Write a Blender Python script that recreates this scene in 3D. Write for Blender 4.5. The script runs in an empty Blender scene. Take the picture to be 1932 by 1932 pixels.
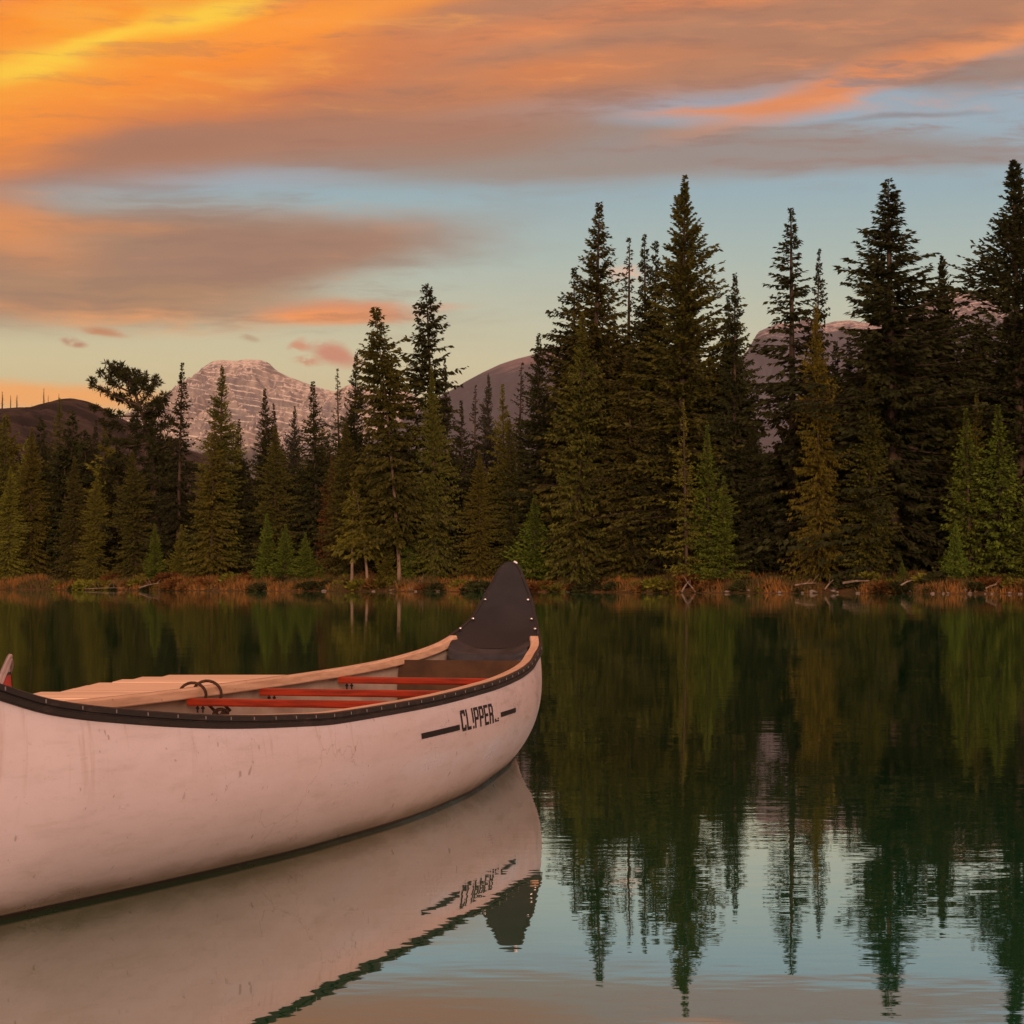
import bpy, math, random
import numpy as np
from mathutils import Vector
R = math.radians
scene = bpy.context.scene
COL = scene.collection
rng = np.random.default_rng(7)

# ------------------------------------------------------------------ camera
F = 4450.0           # focal length in units of a 1932-pixel frame
HC = 0.85            # camera height above the water
RISE = (1090 - 966)    # the horizon sits below the middle of the frame: level camera, frame shifted up
cam_d = bpy.data.cameras.new('camera')
cam_d.sensor_width = 36.0
cam_d.lens = 36.0 * F / 1932.0
cam_d.clip_start = 0.05
cam_d.clip_end = 200000.0
cam = bpy.data.objects.new('camera', cam_d)
COL.objects.link(cam)
cam.location = (0, 0, HC)
cam.rotation_euler = (math.pi / 2, 0, 0)
cam_d.shift_y = RISE / 1932.0
scene.camera = cam
scene.view_settings.view_transform = 'Standard'
scene.view_settings.look = 'None'
scene.view_settings.gamma = 1.0
scene.view_settings.exposure = 0.0
scene.view_settings.use_curve_mapping = False

def ray(px, py):
    return ((px - 966) / F, 1.0, (1090 - py) / F)
def at(px, py, d):
    """world point seen at (px, py) in the 1932 frame, d metres away along Y"""
    r = ray(px, py); k = d / r[1]
    return (r[0] * k, d, HC + r[2] * k)

# ------------------------------------------------------------------ node helpers
def lin(c):
    def f(v):
        v = v / 255.0
        return v / 12.92 if v <= 0.04045 else ((v + 0.055) / 1.055) ** 2.4
    return (f(c[0]), f(c[1]), f(c[2]), 1.0)

class NT:
    def __init__(s, nt):
        s.nt = nt; s.n = nt.nodes; s.l = nt.links
    def add(s, t, **kw):
        nd = s.n.new(t)
        for k, v in kw.items(): setattr(nd, k, v)
        return nd
    def put(s, sock, v):
        if isinstance(v, bpy.types.NodeSocket): s.l.new(v, sock)
        else: sock.default_value = v
    def math(s, op, a, b=None, c=None, clamp=False):
        nd = s.add('ShaderNodeMath', operation=op); nd.use_clamp = clamp
        s.put(nd.inputs[0], a)
        if b is not None: s.put(nd.inputs[1], b)
        if c is not None: s.put(nd.inputs[2], c)
        return nd.outputs[0]
    def vmath(s, op, a, b=None, out=0):
        nd = s.add('ShaderNodeVectorMath', operation=op)
        s.put(nd.inputs[0], a)
        if b is not None: s.put(nd.inputs[1], b)
        return nd.outputs[out]
    def noise(s, vec, scale, detail=4, rough=.5, out='Fac', dist=0.0):
        nd = s.add('ShaderNodeTexNoise')
        if vec is not None: s.put(nd.inputs['Vector'], vec)
        nd.inputs['Scale'].default_value = scale
        nd.inputs['Detail'].default_value = detail
        nd.inputs['Roughness'].default_value = rough
        nd.inputs['Distortion'].default_value = dist
        return nd.outputs[out]
    def mapping(s, vec, loc=(0, 0, 0), rot=(0, 0, 0), scale=(1, 1, 1), kind='POINT'):
        nd = s.add('ShaderNodeMapping', vector_type=kind)
        s.put(nd.inputs['Vector'], vec)
        nd.inputs['Location'].default_value = loc
        nd.inputs['Rotation'].default_value = rot
        nd.inputs['Scale'].default_value = scale
        return nd.outputs[0]
    def rng(s, v, a, b, c=0.0, d=1.0, smooth=True):
        nd = s.add('ShaderNodeMapRange')
        if smooth: nd.interpolation_type = 'SMOOTHSTEP'
        s.put(nd.inputs[0], v)
        for i, x in enumerate((a, b, c, d)): s.put(nd.inputs[1 + i], x)
        return nd.outputs[0]
    def mix(s, f, a, b, blend='MIX'):
        nd = s.add('ShaderNodeMix', data_type='RGBA', blend_type=blend)
        s.put(nd.inputs['Factor'], f)
        s.put(nd.inputs[6], a); s.put(nd.inputs[7], b)
        return nd.outputs[2]
    def ramp(s, f, stops):
        nd = s.add('ShaderNodeValToRGB')
        s.put(nd.inputs[0], f)
        e = nd.color_ramp.elements
        while len(e) < len(stops): e.new(0.5)
        for i, (p, c) in enumerate(stops): e[i].position = p; e[i].color = c
        return nd.outputs[0]

# ------------------------------------------------------------------ sky
world = bpy.data.worlds.new("World")
scene.world = world
world.use_nodes = True
w = NT(world.node_tree)
w.n.clear()
tc = w.add('ShaderNodeTexCoord').outputs['Generated']
sx = w.add('ShaderNodeSeparateXYZ'); w.l.new(tc, sx.inputs[0])
az = w.math('ARCTAN2', sx.outputs[0], sx.outputs[1])
el = w.math('ARCSINE', sx.outputs[2])
U = w.math('MULTIPLY', az, 4.45)      # 1 unit = 1000 px of the 1932 frame, in angle
V = w.math('MULTIPLY', el, 4.45)
def UV(px, py):
    r = ray(px, py)
    return (math.atan2(r[0], r[1]) * 4.45, math.atan2(r[2], math.hypot(r[0], r[1])) * 4.45)
cb = w.add('ShaderNodeCombineXYZ'); w.l.new(U, cb.inputs[0]); w.l.new(V, cb.inputs[1])
P0 = cb.outputs[0]
def warp(vec, sc, amp, scl=(1, 1, 1), det=4):
    n = w.noise(w.mapping(vec, scale=scl), sc, det, .55, 'Color')
    d = w.vmath('MULTIPLY', w.vmath('SUBTRACT', n, (.5, .5, .5)), amp)
    return w.vmath('ADD', vec, d)
P1 = warp(P0, 2.2, (.22, .055, 0), (.6, 1.6, 1))
P2 = warp(P1, 9.0, (.10, .025, 0), (.6, 2.0, 1), 5)
streak = w.noise(w.mapping(P1, rot=(0, 0, R(-14)), scale=(.6, 4.5, 1)), 2.0, 4, .52)
P3 = warp(P2, 26.0, (.035, .010, 0), (.5, 2.2, 1), 4)
wisp = w.noise(w.mapping(P2, rot=(0, 0, R(-12)), scale=(.8, 6.5, 1)), 3.4, 8, .66)
fine = w.noise(w.mapping(P1, rot=(0, 0, R(-10)), scale=(1.2, 5, 1)), 6.0, 4, .55)
puff = w.noise(w.mapping(P0, scale=(1, 1.6, 1)), 13.0, 5, .6)

sky = w.ramp(w.math('MULTIPLY', V, .5, clamp=True), [
    (.00, lin((214, 178, 140))), (.14, lin((212, 186, 146))), (.20, lin((208, 202, 166))), (.25, lin((190, 196, 174))), (.30, lin((170, 188, 180))),
    (.36, lin((148, 176, 184))), (.42, lin((150, 172, 184))), (.52, lin((140, 160, 180))), (.8, lin((112, 128, 165)))])
# warmth low on the left, cooler on the right
warm_l = w.rng(U, .5, -1.1)
low = w.rng(V, .75, .25)
sky = w.mix(w.math('MULTIPLY', w.math('MULTIPLY', warm_l, low), .55), sky, lin((222, 200, 140)))

def blob(col_in, px, py, rx, ry, rot, color, alpha=1.0, inner=.35, vec=None, mod=None, modr=(.25, .7)):
    cu, cv = UV(px, py)
    m = w.mapping(vec or P1, (cu, cv, 0), (0, 0, R(rot)), (rx / 1000, ry / 1000, 1), 'TEXTURE')
    ln = w.vmath('LENGTH', m, out=1)
    f = w.rng(ln, 1.15, inner, 0, alpha)
    if mod is not None:
        f = w.math('MULTIPLY', f, w.rng(mod, *modr))
    return w.mix(f, col_in, color)

MAUVE = lin((160, 122, 100)); GREY = lin((150, 136, 126)); TAN = lin((192, 124, 84))
ORANGE = lin((226, 134, 74)); HOT = lin((252, 142, 38)); YEL = lin((255, 210, 60))
# everything above the frame: the same high cloud carries on overhead
s = sky
over = w.rng(w.math('ADD', V, w.math('MULTIPLY', w.math('SUBTRACT', streak, .5), .5)), .90, 1.12)
hi = w.mix(w.rng(streak, .36, .64), lin((176, 124, 98)), lin((236, 146, 84)))
hi = w.mix(w.math('MULTIPLY', w.rng(V, 2.2, 4.5), .55), hi, lin((214, 160, 150)))
east = w.rng(w.math('ABSOLUTE', az), .7, 2.2)
hi = w.mix(w.math('MULTIPLY', east, .8), hi, w.mix(w.rng(streak, .35, .65), lin((226, 178, 172)), lin((250, 198, 182))))
s = w.mix(over, s, hi)
s = w.mix(w.math('MULTIPLY', east, .7), s, lin((226, 184, 176)))
# lower mauve bank, left
s = blob(s, 60, 500, 700, 130, 3, lin((166, 126, 98)), .97, .55, P2)
s = blob(s, 520, 478, 470, 70, 6, MAUVE, .95, .3, P3)
s = blob(s, 250, 560, 520, 60, -3, lin((172, 132, 98)), .8, .1)
s = blob(s, -20, 400, 240, 90, -18, lin((226, 144, 82)), .9, .1)
s = blob(s, 100, 408, 330, 22, -5, lin((222, 142, 86)), .5, .1, P2)
# low orange bar
s = blob(s, 200, 600, 330, 36, -2, lin((238, 160, 96)), .8, .1, P2, fine)
s = blob(s, 640, 588, 200, 28, 1, lin((222, 140, 96)), .85, .3, P3)
s = blob(s, 600, 600, 170, 20, 1, lin((250, 154, 82)), .95, .1, P2)
s = blob(s, 860, 577, 60, 11, 4, lin((222, 158, 124)), .5, .0, P2)
# grey veil across the middle
s = blob(s, 1050, 285, 620, 80, 2, lin((152, 138, 128)), .95, .45, P2)
s = blob(s, 700, 262, 620, 62, 3, lin((160, 124, 106)), .95, .4)
s = blob(s, 1520, 282, 520, 52, -1, lin((150, 139, 134)), .92, .3, P2)
s = blob(s, 1840, 285, 300, 22, -6, lin((146, 136, 132)), .7, .1, P2)
s = blob(s, 1300, 262, 300, 40, 2, lin((148, 140, 138)), .6, .1, P1, fine)
s = blob(s, 420, 335, 380, 34, 0, lin((160, 160, 168)), .55, .1, P2)
# main upper cloud
s = blob(s, 300, 200, 760, 150, 12, lin((170, 120, 94)), 1.0, .5)
s = blob(s, 960, 70, 1100, 165, 6, lin((186, 122, 86)), 1.0, .55)
s = blob(s, 1500, 40, 900, 130, 4, lin((176, 124, 96)), 1.0, .55, P3)
s = blob(s, 1880, 135, 320, 42, 8, lin((150, 128, 118)), .95, .3, P2)
s = blob(s, 1560, 196, 420, 30, 3, lin((148, 170, 184)), .9, .35, P3)
s = blob(s, 1300, 200, 170, 34, 6, lin((156, 160, 172)), .75, .2, P3)
s = blob(s, 1380, 200, 230, 17, 3, lin((222, 142, 98)), .9, .1, P3, wisp, (.36, .52))
s = blob(s, 1620, 150, 430, 38, 15, ORANGE, .95, .05, P3, wisp, (.30, .50))
s = blob(s, 1900, 75, 260, 26, 16, lin((236, 148, 88)), .9, .1, P2)
s = blob(s, 1130, 40, 560, 40, 8, lin((228, 134, 76)), .75, .1, P2, streak, (.35, .6))
s = blob(s, 1700, 212, 230, 7, 2, lin((134, 128, 130)), .7, .1, P2)
s = blob(s, 900, 150, 620, 46, 5, lin((214, 126, 72)), .85, .1, P1, streak, (.3, .6))
s = blob(s, 500, 155, 470, 62, 13, lin((214, 122, 66)), .9, .2, P2)
s = blob(s, 20, 240, 250, 110, 12, lin((230, 126, 54)), .9, .2, P2)
s = blob(s, 330, 262, 330, 42, 8, lin((166, 116, 92)), .9, .3, P3)
s = blob(s, 700, 245, 330, 34, 4, lin((168, 120, 98)), .8, .2, P3)
s = blob(s, 230, 60, 760, 160, 13, HOT, 1.0, .5)
s = blob(s, 120, 40, 300, 50, 12, lin((255, 142, 22)), .8, .1, P2, streak, (.35, .6))
s = blob(s, -60, 190, 330, 150, 10, lin((250, 146, 46)), .95, .3)
s = blob(s, 620, 30, 420, 40, 10, lin((255, 152, 46)), .9, .2, P2)
s = blob(s, 170, 88, 460, 78, 20, lin((255, 172, 44)), .75, .0, P2)
s = blob(s, 40, 128, 190, 34, 16, YEL, .8, .0, P3, wisp, (.22, .45))
s = blob(s, 190, 72, 200, 26, 26, YEL, .75, .0, P3, wisp, (.22, .45))
s = blob(s, 380, 24, 240, 28, 13, YEL, .85, .0, P3, wisp, (.22, .45))
s = blob(s, 200, 10, 260, 40, 10, lin((255, 166, 40)), .8, .1, P2, fine, (.35, .6))
# wisps: browner and brighter threads through the whole sheet
up_ = w.rng(V, .66, .84)
s = w.mix(w.math('MULTIPLY', w.math('MULTIPLY', w.rng(wisp, .50, .34), up_), w.rng(U, -.9, .1, .30, .55)), s, lin((150, 106, 88)))
upo = w.math('MAXIMUM', w.rng(w.math('ADD', V, w.math('MULTIPLY', w.math('SUBTRACT', wisp, .5), .3)), .84, .96), w.math('MULTIPLY', w.rng(U, -.72, -.92), up_))
s = w.mix(w.math('MULTIPLY', w.math('MULTIPLY', w.rng(wisp, .52, .70), upo), .50), s, w.mix(w.rng(U, -.6, .5), lin((255, 172, 60)), lin((240, 150, 92))))
lowb = w.math('MULTIPLY', w.rng(V, .42, .50), w.rng(V, .78, .66))
s = w.mix(w.math('MULTIPLY', w.math('MULTIPLY', w.rng(wisp, .54, .36), lowb), w.rng(U, .2, -.4, 0, .48)), s, lin((142, 112, 98)))
s = w.mix(w.math('MULTIPLY', w.math('MULTIPLY', w.rng(wisp, .54, .68), lowb), w.rng(U, .1, -.5, 0, .40)), s, lin((206, 148, 112)))
# light texture inside the cloud sheet
s = w.mix(w.math('MULTIPLY', w.rng(fine, .42, .75), w.rng(V, .86, 1.0, 0, .15)), s, lin((236, 160, 104)))
s = w.mix(w.math('MULTIPLY', w.rng(streak, .5, .25), w.rng(V, .7, .95, 0, .25)), s, lin((150, 108, 92)))
# small low clouds and the horizon glow on the far left
s = blob(s, 60, 752, 360, 30, -2, lin((255, 174, 92)), .95, .25, P2)
s = blob(s, 110, 652, 27, 13, 6, lin((184, 126, 98)), .95, .3, P2, puff, (.3, .5))
s = blob(s, 190, 626, 46, 10, -2, lin((196, 130, 88)), .9, .2, P2, puff, (.3, .5))
s = blob(s, 446, 636, 18, 8, -10, lin((182, 156, 122)), .8, .2, P2, puff, (.3, .5))
s = blob(s, 553, 652, 26, 14, -10, lin((212, 146, 112)), .95, .2, P2, puff, (.4, .5))
s = blob(s, 622, 672, 62, 26, -14, lin((206, 140, 112)), 1., .35, P2, puff, (.34, .46))
s = blob(s, 566, 684, 34, 13, -4, lin((206, 140, 108)), .9, .2, P2, puff, (.38, .5))
s = blob(s, 1180, 520, 60, 20, 0, lin((232, 186, 160)), .8, .2, P2, puff, (.4, .55))
s = blob(s, 1265, 548, 60, 16, 0, lin((236, 180, 150)), .8, .2, P2, puff, (.4, .55))
# below the horizon
s = w.mix(w.rng(V, 0, -.15), s, lin((96, 92, 84)))
SKY_K = 1.07
bg = w.add('ShaderNodeBackground'); w.l.new(s, bg.inputs[0]); bg.inputs[1].default_value = SKY_K
wo = w.add('ShaderNodeOutputWorld'); w.l.new(bg.outputs[0], wo.inputs[0])
world.cycles.sampling_method = 'MANUAL'
world.cycles.sample_map_resolution = 512

sun_d = bpy.data.lights.new('sun', 'SUN')
sun_d.energy = 2.2
sun_d.angle = R(14)
sun_d.color = (1.0, .66, .50)
sun = bpy.data.objects.new('sun', sun_d); COL.objects.link(sun)
to_sun = Vector((.08, -.96, .22)).normalized()
sun.rotation_euler = to_sun.to_track_quat('Z', 'Y').to_euler()

# ------------------------------------------------------------------ object helpers
def tag(o, label=None, cat=None, group=None, kind=None):
    if label: o['label'] = label
    if cat: o['category'] = cat
    if group: o['group'] = group
    if kind: o['kind'] = kind
    return o
def empty(name, loc=(0, 0, 0), rz=0.0):
    o = bpy.data.objects.new(name, None); COL.objects.link(o)
    o.location = loc; o.rotation_euler = (0, 0, rz); o.empty_display_size = .2
    return o
def link(name, me, parent=None, loc=(0, 0, 0)):
    o = bpy.data.objects.new(name, me); COL.objects.link(o)
    o.location = loc
    if parent: o.parent = parent
    return o
def mesh(name, verts, faces, mats, smooth=False, mi=None):
    me = bpy.data.meshes.new(name)
    verts = np.asarray(verts, dtype=np.float32)
    if isinstance(faces, np.ndarray):
        k = faces.shape[1]; nf = faces.shape[0]
        me.vertices.add(len(verts)); me.vertices.foreach_set('co', verts.ravel())
        me.loops.add(nf * k); me.loops.foreach_set('vertex_index', faces.astype(np.int32).ravel())
        me.polygons.add(nf)
        me.polygons.foreach_set('loop_start', np.arange(0, nf * k, k, dtype=np.int32))
        me.polygons.foreach_set('loop_total', np.full(nf, k, dtype=np.int32))
    else:
        me.from_pydata([tuple(map(float, v)) for v in verts], [], faces)
    for m in (mats if isinstance(mats, (list, tuple)) else [mats]): me.materials.append(m)
    if smooth: me.polygons.foreach_set('use_smooth', [True] * len(me.polygons))
    if mi is not None: me.polygons.foreach_set('material_index', mi)
    me.update(); me.validate()
    return me
def grid_faces(nr, nc, flip=False):
    i = np.arange(nr - 1)[:, None] * nc + np.arange(nc - 1)[None, :]
    i = i.ravel()
    q = np.stack([i, i + 1, i + nc + 1, i + nc], 1)
    return q[:, ::-1].copy() if flip else q
class MB:
    """collects simple shapes into one mesh"""
    def __init__(s): s.v = []; s.f = []
    def box(s, c, sz, rot=0.0, tilt=0.0):
        b = len(s.v); cr, sr = math.cos(rot), math.sin(rot); ct, st = math.cos(tilt), math.sin(tilt)
        for dz in (-1, 1):
            for dx, dy in ((-1, -1), (1, -1), (1, 1), (-1, 1)):
                x, y, z = dx * sz[0] / 2, dy * sz[1] / 2, dz * sz[2] / 2
                x, z = x * ct - z * st, x * st + z * ct
                s.v.append((c[0] + x * cr - y * sr, c[1] + x * sr + y * cr, c[2] + z))
        s.f += [tuple(b + i for i in q) for q in ((3, 2, 1, 0), (4, 5, 6, 7), (0, 1, 5, 4), (1, 2, 6, 5), (2, 3, 7, 6), (3, 0, 4, 7))]
    def tube(s, pts, rad, n=8, cap=True):
        pts = [Vector(p) for p in pts]; b = len(s.v)
        rads = rad if isinstance(rad, (list, tuple)) else [rad] * len(pts)
        for i, p in enumerate(pts):
            t = (pts[min(i + 1, len(pts) - 1)] - pts[max(i - 1, 0)]).normalized()
            a = t.cross(Vector((.13, .2, 1))).normalized() if abs(t.z) < .98 else Vector((1, 0, 0))
            c = t.cross(a)
            for k in range(n):
                g = 2 * math.pi * k / n
                s.v.append(tuple(p + (a * math.cos(g) + c * math.sin(g)) * rads[i]))
        for i in range(len(pts) - 1):
            for k in range(n):
                k2 = (k + 1) % n
                s.f.append((b + i * n + k, b + i * n + k2, b + (i + 1) * n + k2, b + (i + 1) * n + k))
        if cap:
            s.f.append(tuple(b + k for k in range(n))[::-1]); s.f.append(tuple(b + (len(pts) - 1) * n + k for k in range(n)))
    def build(s, name, mat, parent=None, smooth=False):
        return link(name, mesh(name, s.v, s.f, mat, smooth), parent)

# ------------------------------------------------------------------ materials
def material(name, base, rough=.6, spec=.3, metal=0.0):
    m = bpy.data.materials.new(name); m.use_nodes = True
    t = NT(m.node_tree); b = m.node_tree.nodes['Principled BSDF']
    t.put(b.inputs['Base Color'], base if len(base) == 4 else (*base, 1))
    b.inputs['Roughness'].default_value = rough
    b.inputs['Specular IOR Level'].default_value = spec
    b.inputs['Metallic'].default_value = metal
    return m, t, b
def coords(t, kind='Object'):
    return t.add('ShaderNodeTexCoord').outputs[kind]
def bump(t, b, h, strength=.3, dist=.01):
    nd = t.add('ShaderNodeBump'); nd.inputs['Strength'].default_value = strength; nd.inputs['Distance'].default_value = dist
    t.put(nd.inputs['Height'], h); t.l.new(nd.outputs[0], b.inputs['Normal'])

def noisy(name, c1, c2, scale=4, rough=.8, spec=.2, scl=(1, 1, 1), bmp=None, det=5, lo=.35, hi=.65):
    m, t, b = material(name, c1, rough, spec)
    p = t.mapping(coords(t), scale=scl)
    n = t.noise(p, scale, det, .6)
    t.put(b.inputs['Base Color'], t.mix(t.rng(n, lo, hi), (*c1, 1), (*c2, 1)))
    if bmp: bump(t, b, n, bmp[0], bmp[1])
    return m

def foliage(name, c1, c2, c3):
    m, t, b = material(name, c1, .75, .12)
    oi = t.add('ShaderNodeObjectInfo')
    p = coords(t)
    n = t.noise(p, .9, 3, .6); n2 = t.noise(p, 7, 2, .5)
    c = t.mix(t.rng(n, .35, .65), (*c1, 1), (*c2, 1))
    c = t.mix(t.rng(n2, .5, .75, 0, .7), c, (*c3, 1))
    hsv = t.add('ShaderNodeHueSaturation'); t.l.new(c, hsv.inputs['Color'])
    t.l.new(t.math('MULTIPLY_ADD', oi.outputs['Random'], .5, .75), hsv.inputs['Value'])
    t.l.new(t.math('MULTIPLY_ADD', oi.outputs['Random'], .03, .485), hsv.inputs['Hue'])
    t.l.new(hsv.outputs[0], b.inputs['Base Color'])
    # needles pass a little light
    tr = t.add('ShaderNodeBsdfTranslucent'); t.l.new(hsv.outputs[0], tr.inputs[0])
    mx = t.add('ShaderNodeMixShader'); mx.inputs[0].default_value = .25
    t.l.new(b.outputs[0], mx.inputs[1]); t.l.new(tr.outputs[0], mx.inputs[2])
    t.l.new(mx.outputs[0], t.n['Material Output'].inputs[0])
    return m
M = {}
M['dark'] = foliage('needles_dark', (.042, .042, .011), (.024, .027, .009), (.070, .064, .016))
M['olive'] = foliage('needles_olive', (0.155, 0.140, 0.016), (0.089, 0.089, 0.014), (0.236, 0.200, 0.025))
M['mid'] = foliage('needles_brown_green', (0.101, 0.094, 0.014), (0.060, 0.061, 0.012), (0.156, 0.138, 0.020))
M['gold'] = foliage('needles_golden', (0.194, 0.162, 0.015), (0.106, 0.098, 0.013), (0.300, 0.238, 0.023))
M['green'] = foliage('needles_green', (0.126, 0.163, 0.016), (0.072, 0.102, 0.014), (0.198, 0.235, 0.024))
M['grey'] = foliage('needles_grey', (.085, .085, .05), (.06, .062, .04), (.12, .115, .07))
M['rust'] = foliage('needles_rust', (.15, .065, .016), (.08, .045, .013), (.22, .10, .02))
M['bark'] = noisy('bark', (.085, .055, .035), (.04, .028, .02), 3, .9, .1, (1, 1, .15))
M['bark_pale'] = noisy('bark_pale', (.27, .18, .12), (.14, .09, .06), 3, .9, .1, (1, 1, .15))

# ------------------------------------------------------------------ terrain functions
_perm = np.random.default_rng(3).random((256, 256))
def vnoise(x, y):
    x = np.asarray(x, float); y = np.asarray(y, float)
    xi = np.floor(x).astype(int); yi = np.floor(y).astype(int)
    fx = x - xi; fy = y - yi
    fx = fx * fx * (3 - 2 * fx); fy = fy * fy * (3 - 2 * fy)
    g = lambda a, b: _perm[a & 255, b & 255]
    return (g(xi, yi) * (1 - fx) + g(xi + 1, yi) * fx) * (1 - fy) + (g(xi, yi + 1) * (1 - fx) + g(xi + 1, yi + 1) * fx) * fy
def fbm(x, y, o=5, gain=.5):
    s = 0; a = 1; tot = 0
    for i in range(o):
        s = s + a * vnoise(x * 2 ** i + 17 * i, y * 2 ** i + 31 * i); tot += a; a *= gain
    return s / tot
def shore_y(x):
    x = np.asarray(x, float)
    base = np.interp(x, [-200, -36.5, -16, 0, 13, 26.5, 200], [330, 168, 150, 140, 130, 122, 60])
    return base + (fbm(x * .35, x * 0 + 3.3, 4) - .5) * 2.2
def ground_z(x, y):
    t = np.asarray(y, float) - shore_y(x)
    up = .75 * (1 - np.exp(-np.maximum(t, 0) / 1.6)) + .028 * np.clip(t, 0, 400) + (fbm(x * .6, np.asarray(y) * .6, 4) - .5) * .5 * np.clip(t / 2, 0, 1)
    dn = -1.6 * (1 - np.exp(np.minimum(t, 0) / 4)) - .02
    return np.where(t > 0, up - .02, dn)

# ------------------------------------------------------------------ water and ground
def build_water():
    m = bpy.data.materials.new('lake_water'); m.use_nodes = True
    t = NT(m.node_tree); t.n.clear()
    p = coords(t)
    a = t.noise(t.mapping(p, scale=(.55, 1, 1)), 2.6, 3, .55)
    b_ = t.noise(t.mapping(p, scale=(.5, 1, 1)), 14.0, 2, .5)
    c_ = t.noise(t.mapping(p, rot=(0, 0, .3), scale=(.7, 1, 1)), .35, 2, .5)
    h = t.math('ADD', t.math('MULTIPLY', a, .0010), t.math('MULTIPLY', t.math('MULTIPLY', b_, t.rng(c_, .35, .6, .3, 1.6)), .00019))
    h = t.math('ADD', h, t.math('MULTIPLY', c_, .0035))
    bp = t.add('ShaderNodeBump'); bp.inputs['Strength'].default_value = 1.0; bp.inputs['Distance'].default_value = WAVE
    t.l.new(h, bp.inputs['Height'])
    deep = t.add('ShaderNodeBsdfDiffuse'); deep.inputs[0].default_value = (.009, .085, .032, 1)
    gl = t.add('ShaderNodeBsdfGlossy'); gl.inputs['Roughness'].default_value = .012
    gl.inputs['Color'].default_value = (1, .985, .965, 1)
    t.l.new(bp.outputs[0], gl.inputs['Normal'])
    fr = t.add('ShaderNodeFresnel'); fr.inputs['IOR'].default_value = 1.333
    f = t.rng(fr.outputs[0], 0.0, .62, .16, .90, False)
    mx = t.add('ShaderNodeMixShader'); t.l.new(f, mx.inputs[0])
    t.l.new(deep.outputs[0], mx.inputs[1]); t.l.new(gl.outputs[0], mx.inputs[2])
    o = t.add('ShaderNodeOutputMaterial'); t.l.new(mx.outputs[0], o.inputs[0])
    xs = [-260, -60, -10, 10, 60, 260]; ys = [-60, -5, 5, 40, 120, 400]
    v = [(x, y, 0) for y in ys for x in xs]
    me = mesh('lake_water', v, grid_faces(6, 6), m)
    return tag(link('lake_water', me), 'calm dark green lake mirroring the spruces and the sunset sky', kind='structure')
WAVE = 1.0
build_water()

def build_ground():
    ts = np.concatenate([np.linspace(-24, -2, 8), np.linspace(-1.5, 10, 40), np.geomspace(11, 90, 26), np.geomspace(110, 30000, 30)])
    xs = np.concatenate([-np.geomspace(30000, 62, 18), np.linspace(-60, 60, 260), np.geomspace(62, 30000, 18)])
    X, T = np.meshgrid(xs, ts)
    spread = np.clip((T - 60) / 200, 0, 1)
    X2 = np.where(np.abs(X) > 200, np.sign(X) * (200 + (np.abs(X) - 200) * 1.0), X)
    S = shore_y(X2)
    S = np.where(np.abs(X2) > 200, shore_y(np.sign(X2) * 200), S)
    Y = S + T
    Z = ground_z(np.clip(X2, -200, 200), np.minimum(Y, 3e4))
    Z = np.where(T > 110, .75 + .028 * 110 + (T - 110) * .006, Z)
    m, t, b = material('ground_soil', (.1, .06, .03), .95, .05)
    p = coords(t)
    n = t.noise(p, .5, 5, .6); n2 = t.noise(p, 4, 4, .6)
    c = t.mix(t.rng(n, .38, .62), (.10, .052, .022, 1), (.045, .034, .014, 1))
    c = t.mix(t.rng(n2, .45, .7, 0, .7), c, (.17, .08, .03, 1))
    t.put(b.inputs['Base Color'], c); bump(t, b, n2, .6, .1)
    v = np.stack([X2.ravel(), Y.ravel(), Z.ravel()], 1)
    me = mesh('ground', v, grid_faces(len(ts), len(xs)), m, True)
    return tag(link('ground', me), 'low brown bank and forest floor across the lake', kind='structure')
build_ground()

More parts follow.
